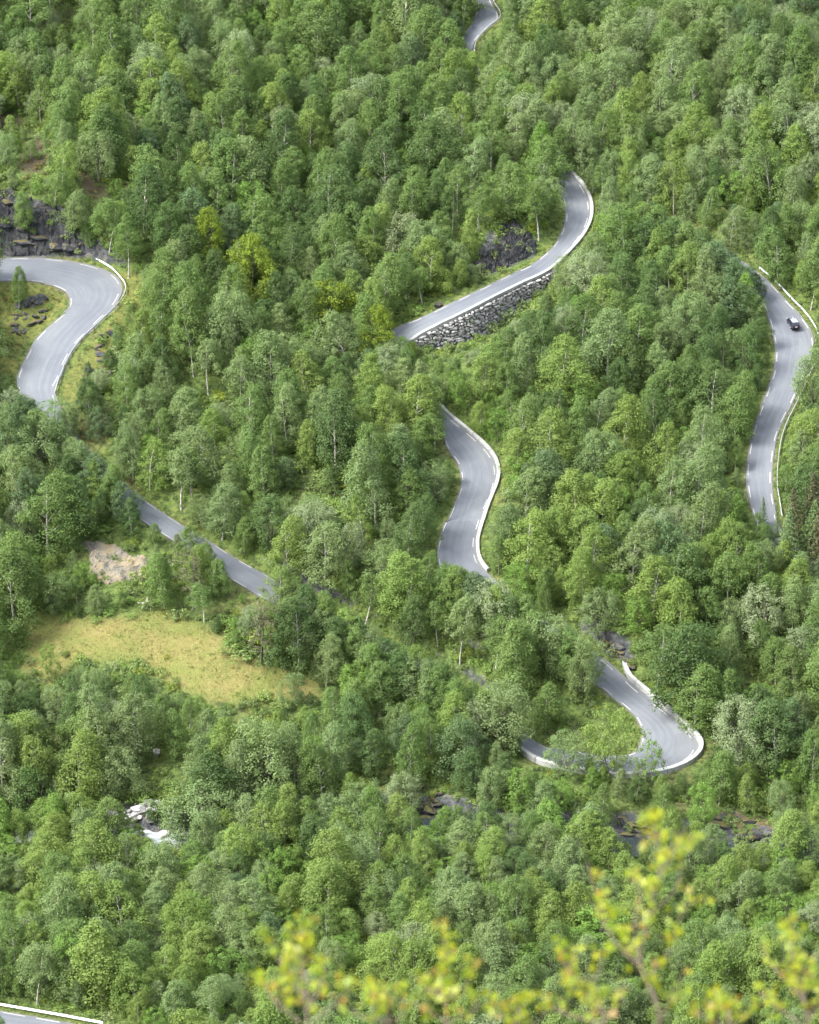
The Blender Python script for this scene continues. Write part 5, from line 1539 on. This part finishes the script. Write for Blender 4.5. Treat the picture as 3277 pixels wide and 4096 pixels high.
for i in single:
    t = TREES[i]
    if t['label']: continue
    d = [math.hypot(t['px'] - m[0], t['py'] - m[1]) for m in MARKS]
    j = int(np.argmin(d)); dx, dy = t['px'] - MARKS[j][0], t['py'] - MARKS[j][1]
    sec = ('right of' if dx > 0 else 'left of') if abs(dx) > abs(dy) else ('below' if dy > 0 else 'above')
    buck.setdefault((NAME[t['kind']], j, sec), []).append((d[j], i))
for (nm, j, sec), lst in buck.items():
    lst.sort()
    for n_, (_, i) in enumerate(lst):
        t = TREES[i]
        size = 'tall ' if t['h'] > 10.3 else ('low ' if t['h'] < 5 else '')
        word = nm.replace('_tree', '')
        t['label'] = '%s%s %s, %s %s %s the %s' % (size, t['tone'], word, ORD[min(n_, len(ORD) - 1)], word, sec, MARKS[j][2])

# ------------------------------------------------------------------ the trees themselves
CAT = {'birch_tree': 'birch', 'willow_tree': 'willow', 'alder_tree': 'alder', 'rowan_tree': 'rowan', 'pine_tree': 'pine', 'spruce_tree': 'spruce', 'bush': 'bush'}
GRP = {'birch_tree': 'birches on the hillside', 'willow_tree': 'willows on the hillside', 'alder_tree': 'alders on the hillside', 'rowan_tree': 'rowans on the hillside', 'pine_tree': 'pines by the meadow', 'spruce_tree': 'spruces at the right edge', 'bush': 'bushes on the open slopes'}
SRC = {}
for i in sorted(single):
    t = TREES[i]
    nm = NAME[t['kind']]
    s = t['h'] / PROTO_H[t['kind']]
    root = empty(nm, (t['x'], t['y'], t['z']), (t['lean'][0], t['lean'][1], t['rot']), (s * t['wide'] * t['oval'], s * t['wide'] / t['oval'], s))
    tag(root, t['label'], CAT[nm], GRP[nm])
    tm, cm = PROTO[t['kind']][t['k']]
    a = obj('stem' if nm == 'bush' else 'trunk', tm, root)
    b = obj('foliage' if nm == 'bush' else 'crown', cm, root)
    b['tone'] = t['rgb']
    SRC.setdefault((t['kind'], t['k']), (a, b))

def instancer(name, pts, rgb, rot, scl, which, sources, label=None):
    """one object that stands copies of the source objects on points"""
    me = bpy.data.meshes.new(name)
    me.from_pydata([tuple(p) for p in pts], [], [])
    n = len(pts)
    a = me.attributes.new('tone', 'FLOAT_VECTOR', 'POINT'); a.data.foreach_set('vector', np.asarray(rgb, np.float32).ravel())
    a = me.attributes.new('turn', 'FLOAT_VECTOR', 'POINT'); a.data.foreach_set('vector', np.asarray(rot, np.float32).ravel())
    a = me.attributes.new('size', 'FLOAT_VECTOR', 'POINT'); a.data.foreach_set('vector', np.asarray(scl, np.float32).ravel())
    a = me.attributes.new('which', 'INT', 'POINT'); a.data.foreach_set('value', np.asarray(which, np.int32))
    o = obj(name, me)
    g = bpy.data.node_groups.new(name, 'GeometryNodeTree')
    g.interface.new_socket('Geometry', in_out='INPUT', socket_type='NodeSocketGeometry')
    g.interface.new_socket('Geometry', in_out='OUTPUT', socket_type='NodeSocketGeometry')
    gi = g.nodes.new('NodeGroupInput'); go = g.nodes.new('NodeGroupOutput')
    def attr(nm, ty):
        x = g.nodes.new('GeometryNodeInputNamedAttribute'); x.data_type = ty; x.inputs['Name'].default_value = nm
        return x.outputs['Attribute']
    jo = g.nodes.new('GeometryNodeJoinGeometry')
    for row in sources:          # each row is a list of objects, all rows pick by the same index
        ji = g.nodes.new('GeometryNodeJoinGeometry')
        for src in reversed(row):
            oi = g.nodes.new('GeometryNodeObjectInfo')
            oi.transform_space = 'ORIGINAL'
            oi.inputs['Object'].default_value = src
            oi.inputs['As Instance'].default_value = True
            g.links.new(oi.outputs['Geometry'], ji.inputs[0])
        ip = g.nodes.new('GeometryNodeInstanceOnPoints')
        ip.inputs['Pick Instance'].default_value = True
        g.links.new(gi.outputs[0], ip.inputs['Points'])
        g.links.new(ji.outputs[0], ip.inputs['Instance'])
        g.links.new(attr('which', 'INT'), ip.inputs['Instance Index'])
        er = g.nodes.new('FunctionNodeEulerToRotation')
        g.links.new(attr('turn', 'FLOAT_VECTOR'), er.inputs[0])
        g.links.new(er.outputs[0], ip.inputs['Rotation'])
        g.links.new(attr('size', 'FLOAT_VECTOR'), ip.inputs['Scale'])
        g.links.new(ip.outputs[0], jo.inputs[0])
    g.links.new(jo.outputs[0], go.inputs[0])
    md = o.modifiers.new('stand', 'NODES'); md.node_group = g
    return o
rest = [t for i, t in enumerate(TREES) if i not in single]
keys = sorted({(t['kind'], t['k']) for t in rest if (t['kind'], t['k']) in SRC})
rest = [t for t in rest if (t['kind'], t['k']) in SRC]
if rest:
    o = instancer('birch_forest', [(t['x'], t['y'], t['z']) for t in rest], [t['rgb'] for t in rest], [(t['lean'][0], t['lean'][1], t['rot']) for t in rest],
                  [(t['h'] / PROTO_H[t['kind']] * t['wide'],) * 2 + (t['h'] / PROTO_H[t['kind']],) for t in rest], [keys.index((t['kind'], t['k'])) for t in rest],
                  [[SRC[k][0] for k in keys], [SRC[k][1] for k in keys]])
    tag(o, 'mass of smaller half-hidden birches filling the wooded hillside', kind='stuff')

# undergrowth: ferns, bilberry and seedlings between the trees
NU = 30000
ux = rng.uniform(-105, 105, NU); uy = rng.uniform(440, 815, NU); uz = ground_z(ux, uy)
upx, upy, _ = project(np.stack([ux, uy, uz], -1))
_, ue = G_full(ux, uy); urv, _ = near_line(ux, uy, RIV)
um = in_poly(upx, upy, MEADOW); uc = in_poly(upx, upy, CLIFF) | in_poly(upx, upy, CLIFF_B) | in_poly(upx, upy, [(270, 2130), (400, 2160), (590, 2235), (570, 2330), (370, 2290)]); uh = np.logical_or.reduce([in_poly(upx, upy, p) for p in HEATHS]) | in_poly(upx, upy, HAIR_VERGE) | in_poly(upx, upy, INNER)
us = rng.uniform(0.5, 1.6, NU) * (0.8 + 0.4 * vnoise(ux / 7, uy / 7))
us = np.where(ue < 6.0, np.minimum(us, 0.10 + 0.17 * ue), us)
us = np.where(uh, us * 0.42, us)
us = np.where(um, us * np.where(vnoise(ux / 5 + 3, uy / 5) > 0.25, 0.45, 0.2), us)
uo = OPEN[np.clip((upy / 4).astype(int), 0, QH - 1), np.clip((upx / 4).astype(int), 0, QW - 1)]
us = np.where(uo & ~um, np.minimum(us, 0.5), us)
ok = (np.abs(upx - W0 / 2) < W0 / 2 + 60) & (upy > -40) & (upy < H0 + 120) & (ue > 0.5) & (urv > 4.6) & (rng.random(NU) < np.where(um, 0.30, np.where(uc, 0.25, np.where(uh, 0.85, 1.0))))
ut = []
tn = ['bright green', 'mid green', 'yellow-green', 'dark green', 'soft green', 'olive yellow']
pal = np.array([TONES[k] for k in tn])
pi = rng.choice(len(tn), size=NU, p=[0.30, 0.26, 0.14, 0.16, 0.08, 0.06])
ucol = pal[pi] * rng.uniform(0.75, 1.15, (NU, 1))
brn = uh & (rng.random(NU) < 0.42)
ucol[um] = ucol[um] * np.array((1.1, 0.9, 0.8))
ucol[brn] = np.array((0.095, 0.075, 0.028)) * rng.uniform(0.7, 1.2, (brn.sum(), 1))
bsrc = [SRC[('bush', k)][1] for k in range(4) if ('bush', k) in SRC]
idx = np.where(ok)[0]
sc3 = np.stack([us * rng.uniform(0.9, 1.5, NU), us * rng.uniform(0.9, 1.5, NU), us * rng.uniform(0.6, 1.0, NU)], -1)
o = instancer('undergrowth', np.stack([ux, uy, uz - 0.05], -1)[idx], ucol[idx], np.stack([np.zeros(NU), np.zeros(NU), rng.uniform(0, 6.28, NU)], -1)[idx], sc3[idx], rng.integers(0, len(bsrc), NU)[idx], [bsrc])
tag(o, 'low ferns, bilberry and seedlings covering the ground between trees', kind='stuff')
print('undergrowth', len(idx))

# dry grass of the meadow
def m_grass():
    m, nt, out = newmat('dry_grass')
    g = N(nt, 'ShaderNodeNewGeometry')
    r = ramp(nt, g.outputs['Random Per Island'], [(0.0, (0.06, 0.085, 0.02)), (0.3, (0.115, 0.115, 0.034)), (0.65, (0.18, 0.145, 0.055)), (1.0, (0.15, 0.09, 0.04))])
    tc = N(nt, 'ShaderNodeTexCoord')
    n = noise_node(nt, 0.13, 6, 0.72, tc.outputs['Object'])
    gr = ramp(nt, g.outputs['Random Per Island'], [(0.0, (0.06, 0.085, 0.02)), (0.6, (0.11, 0.118, 0.034)), (1.0, (0.16, 0.13, 0.045))])
    col = mix(nt, ramp(nt, n.outputs['Fac'], [(0.36, (0, 0, 0)), (0.56, (1, 1, 1))]).outputs[0], r.outputs[0], gr.outputs[0])
    principled(nt, out, col, 0.9, 0.1)
    return m
M['grass'] = m_grass()
NG = 16000
gx = rng.uniform(-75, -10, NG); gy = rng.uniform(545, 625, NG); gzz = ground_z(gx, gy)
p1, p2, _ = project(np.stack([gx, gy, gzz], -1))
ok = in_poly(p1, p2, MEADOW) & (vnoise(gx / 2.2, gy / 2.2) > -0.35)
P = np.stack([gx, gy, gzz], -1)[ok]
P = np.repeat(P, 3, 0) + rng.normal(0, 0.16, (len(P) * 3, 3)) * np.array((1, 1, 0))
n_ = len(P); an = rng.uniform(0, 6.28, n_); hh = rng.uniform(0.12, 0.34, n_); wd = rng.uniform(0.02, 0.06, n_)
d_ = np.stack([np.cos(an), np.sin(an), np.zeros(n_)], -1); s_ = np.stack([-np.sin(an), np.cos(an), np.zeros(n_)], -1)
ln = rng.uniform(0.05, 0.28, n_)[:, None]
Q = np.stack([P - s_ * wd[:, None], P + s_ * wd[:, None], P + d_ * ln + UP * hh[:, None] + s_ * wd[:, None] * 0.4, P + d_ * ln + UP * hh[:, None] - s_ * wd[:, None] * 0.4], 1)
tag(obj('meadow_grass', quads_mesh('meadow_grass', Q, M['grass'])), 'dry yellow grass of the clearing', kind='stuff')

# ------------------------------------------------------------------ out-of-focus birch sprigs close to the viewpoint
def m_spring_leaf():
    m, nt, out = newmat('yellow_spring_leaf')
    g = N(nt, 'ShaderNodeNewGeometry')
    r = ramp(nt, g.outputs['Random Per Island'], [(0.0, (0.166, 0.257, 0.015)), (0.3, (0.273, 0.337, 0.015)), (0.6, (0.380, 0.386, 0.018)), (0.82, (0.259, 0.354, 0.044)), (0.95, (0.334, 0.225, 0.032)), (1.0, (0.243, 0.113, 0.038))])
    p = N(nt, 'ShaderNodeBsdfPrincipled'); nt.links.new(r.outputs[0], p.inputs['Base Color']); p.inputs['Roughness'].default_value = 0.45
    t = N(nt, 'ShaderNodeBsdfTranslucent'); nt.links.new(r.outputs[0], t.inputs['Color'])
    ms = N(nt, 'ShaderNodeMixShader'); ms.inputs[0].default_value = 0.6
    nt.links.new(p.outputs[0], ms.inputs[1]); nt.links.new(t.outputs[0], ms.inputs[2]); nt.links.new(ms.outputs[0], out.inputs['Surface'])
    return m
M['spring_leaf'] = m_spring_leaf()
M['sprig_bark'] = m_plain('reddish_twig_bark', (0.095, 0.068, 0.05), 0.3, 30, 0.8)
def sprig(label, px_base, stems, dist, seed, dens=1.0):
    """stems: list of pixel polylines; twigs and leaves grow off them"""
    r = np.random.default_rng(seed)
    d0 = ray(px_base[0], px_base[1]) * dist
    g0 = np.array((d0[0], d0[1], float(ground_z(d0[0], d0[1]))))
    root = empty('birch_sprig', g0)
    tag(root, label, 'sprig', 'blurred birch sprigs near the viewpoint')
    def pt(px, py, dd): 
        v = ray(px, py) * dd; v[2] += CAM_Z
        return v
    for si, st in enumerate(stems):
        dd = dist + r.uniform(-0.4, 0.4)
        W = np.array([pt(x, y, dd + 0.12 * k) for k, (x, y) in enumerate(st)])
        if si == 0:
            W = np.vstack([g0 - (0, 0, 0.1), W])
        W = catmull(W, 6)
        rad = np.linspace(0.012 if si == 0 else 0.006, 0.0022, len(W))
        stem = obj('stem', None, root) if False else None
        V, F = join_tubes([tube(W - g0, rad, 6)])
        stem = obj('stem', mesh_from('stem', V, F, [M['sprig_bark']], smooth=True), root)
        tw = []; lp = []; ln_ = []; ls = []
        L = np.linalg.norm(np.diff(W, axis=0), axis=1).sum()
        nt_ = int(L / 0.062 * dens)
        for k in range(nt_):
            u = r.uniform(0.12 if si else 0.3, 1.0)
            P = W[min(len(W) - 1, int(u * (len(W) - 1)))]
            dv = np.array([r.normal(0, 1), r.normal(0, 0.7), abs(r.normal(0.9, 0.5))]); dv /= np.linalg.norm(dv)
            tl = r.uniform(0.05, 0.19) * (1.2 - 0.6 * u)
            E = P + dv * tl
            tw.append(tube([P - g0, (P + E) / 2 - g0 + r.normal(0, 0.004, 3), E - g0], [0.0022, 0.0017, 0.001], 4))
            for q_ in range(r.integers(2, 5)):
                f = r.uniform(0.2, 1.1)
                lp.append(P + (E - P) * f + r.normal(0, 0.012, 3) - g0); ln_.append(r.normal(size=3) + np.array((0, -0.6, 0.6))); ls.append(r.uniform(0.017, 0.031))
        if tw:
            V, F = join_tubes(tw)
            tag(obj('twigs', mesh_from('twigs', V, F, [M['sprig_bark']]), stem), kind='stuff')
            tag(obj('leaves', quads_mesh('leaves', leaf_quads(np.array(lp), np.array(ln_), np.array(ls), 0.72, r), M['spring_leaf']), stem), kind='stuff')
    return root
sprig('tall blurred yellow birch sprig rising highest at the bottom right', (2700, 4330), [[(2640, 4090), (2590, 3930), (2560, 3830), (2600, 3660), (2640, 3480), (2620, 3340), (2600, 3250)], [(2570, 3870), (2480, 3790), (2420, 3700), (2390, 3600), (2350, 3440)],
      [(2600, 3660), (2700, 3560), (2730, 3440), (2750, 3330)], [(2640, 3500), (2690, 3420), (2740, 3310)], [(2600, 3900), (2680, 3800), (2720, 3680), (2770, 3580)], [(2560, 3850), (2540, 3700), (2560, 3560), (2500, 3500)], [(2640, 4090), (2700, 3960), (2760, 3860)]], 20.0, 1, 1.15)
sprig('blurred yellow sprig left of the tallest one, leaning left', (2450, 4350), [[(2420, 4090), (2330, 3980), (2270, 3870), (2230, 3790)], [(2330, 3980), (2390, 3900), (2420, 3800)], [(2420, 4100), (2250, 4050), (2180, 4000)], [(2400, 4100), (2480, 4010), (2500, 3930)]], 19.5, 2, 1.1)
sprig('blurred yellow sprig at the right edge of the bottom', (3230, 4350), [[(3230, 4090), (3180, 3940), (3170, 3800), (3160, 3680)], [(3180, 3960), (3080, 3850), (3040, 3760)], [(3210, 4000), (3250, 3900), (3260, 3800)], [(3230, 4090), (3280, 3990), (3300, 3860)], [(3200, 4090), (3070, 4000), (3020, 3930)]], 20.5, 3, 1.2)
sprig('blurred yellow sprig furthest left at the bottom', (1230, 4350), [[(1230, 4090), (1220, 3930), (1200, 3780), (1210, 3690)], [(1230, 4000), (1130, 3870), (1090, 3760)], [(1230, 4040), (1300, 3900), (1310, 3800)], [(1200, 4090), (1080, 3980), (1050, 3900)], [(1250, 4090), (1370, 3990), (1390, 3930)]], 19.0, 4, 1.35)
sprig('blurred yellow sprig second from the left at the bottom', (1560, 4350), [[(1560, 4090), (1510, 3990), (1480, 3930)], [(1560, 4090), (1430, 4060), (1360, 4020)], [(1580, 4090), (1620, 4030), (1580, 3960)]], 20.0, 5, 1.0)
sprig('blurred yellow sprig in the middle of the bottom', (1790, 4350), [[(1790, 4090), (1760, 3960), (1780, 3820), (1770, 3690)], [(1770, 3990), (1690, 3940), (1660, 3900)], [(1780, 4000), (1870, 3930), (1880, 3880)], [(1790, 4090), (1900, 4040), (1890, 3960)], [(1780, 4090), (1700, 4040), (1640, 4010)]], 19.5, 6, 1.1)
sprig('low blurred yellow sprig between the middle and the tall one', (2070, 4350), [[(2070, 4100), (2090, 4030), (2120, 3990)], [(2070, 4100), (2010, 4060), (1990, 4030)], [(2090, 4110), (2170, 4070), (2190, 4030)]], 20.0, 7, 1.0)
sprig('low blurred yellow sprig right of the tall one', (2920, 4350), [[(2920, 4100), (2880, 4030), (2860, 3970)], [(2920, 4100), (2990, 4050), (3010, 4010)], [(2900, 4110), (2820, 4070), (2790, 4020)]], 20.0, 8, 1.0)

# ------------------------------------------------------------------ small things lying about
def bleached(name, label, cat, px, py, tubes_fn):
    P = on_ground([px], [py])[0]
    V, F = join_tubes(tubes_fn(np.random.default_rng(int(px))))
    o = obj(name, mesh_from(name, V, F, [M['birch_bark']], smooth=True), None, loc=P)
    tag(o, label, cat)
def roots(r):
    T = [tube([(-2.2, 0.3, 0.2), (-1.0, 0.1, 0.35), (0, 0, 0.5)], [0.10, 0.14, 0.2])]
    for k in range(11):
        a = r.uniform(0, 6.28); d = np.array([math.cos(a) * 0.8 + 0.3, math.sin(a) * 0.6, math.sin(a * 1.7) * 0.7 + 0.25])
        L = r.uniform(0.7, 1.5)
        T.append(tube([(0, 0, 0.5), np.array((0, 0, 0.5)) + d * L * 0.5 + r.normal(0, 0.1, 3), np.array((0, 0, 0.5)) + d * L + r.normal(0, 0.15, 3)], [0.09, 0.06, 0.03], 5))
    return T
bleached('fallen_tree', 'bleached root plate of a fallen tree between slab and meadow', 'fallen tree', 580, 2420, roots)
bleached('dead_tree', 'short pale dead trunk leaning in the hollow below the meadow', 'dead tree', 503, 3010, lambda r: [tube([(0, 0, -0.3), (-0.15, 0, 1.0), (-0.5, 0.1, 2.0), (-0.8, 0.1, 2.6)], [0.16, 0.14, 0.10, 0.05])])
bleached('dead_tree', 'crooked pale dead trunk above the river, left of the dark gap', 'dead tree', 1275, 3090, lambda r: [tube([(0, 0, -0.3), (0.5, 0, 1.0), (1.7, 0.2, 1.8), (2.3, 0.2, 3.2)], [0.15, 0.13, 0.11, 0.07]), tube([(1.7, 0.2, 1.8), (2.6, 0.3, 2.2)], [0.07, 0.03], 5)])
bleached('dead_branch', 'thin bleached branch lying beside the meadow pine', 'dead branch', 930, 2590, lambda r: [tube([(-0.9, 0, 0.1), (0.1, 0.1, 0.45), (0.9, 0.0, 0.9)], [0.08, 0.07, 0.04])])
P = on_ground([628], [3025])[0]
tag(obj('boulder', chunk_mesh('boulder', 777, M['river_stone'], 3, 1.0, 0.2), None, loc=P + np.array((0, 0, 0.7)), scale=(1.5, 1.4, 1.9)), 'single rounded grey boulder in the dark hollow below the meadow', 'boulder')
P = on_ground([1755], [1228])[0]
tag(obj('boulder', chunk_mesh('boulder', 778, M['slate'], 3, 1.0, 0.3), None, loc=P + np.array((0, 0, 0.3)), rot=(0.3, 0.2, 0.5), scale=(1.7, 1.3, 1.9)), 'upright rust brown boulder on the green bank above the slanting road', 'boulder')
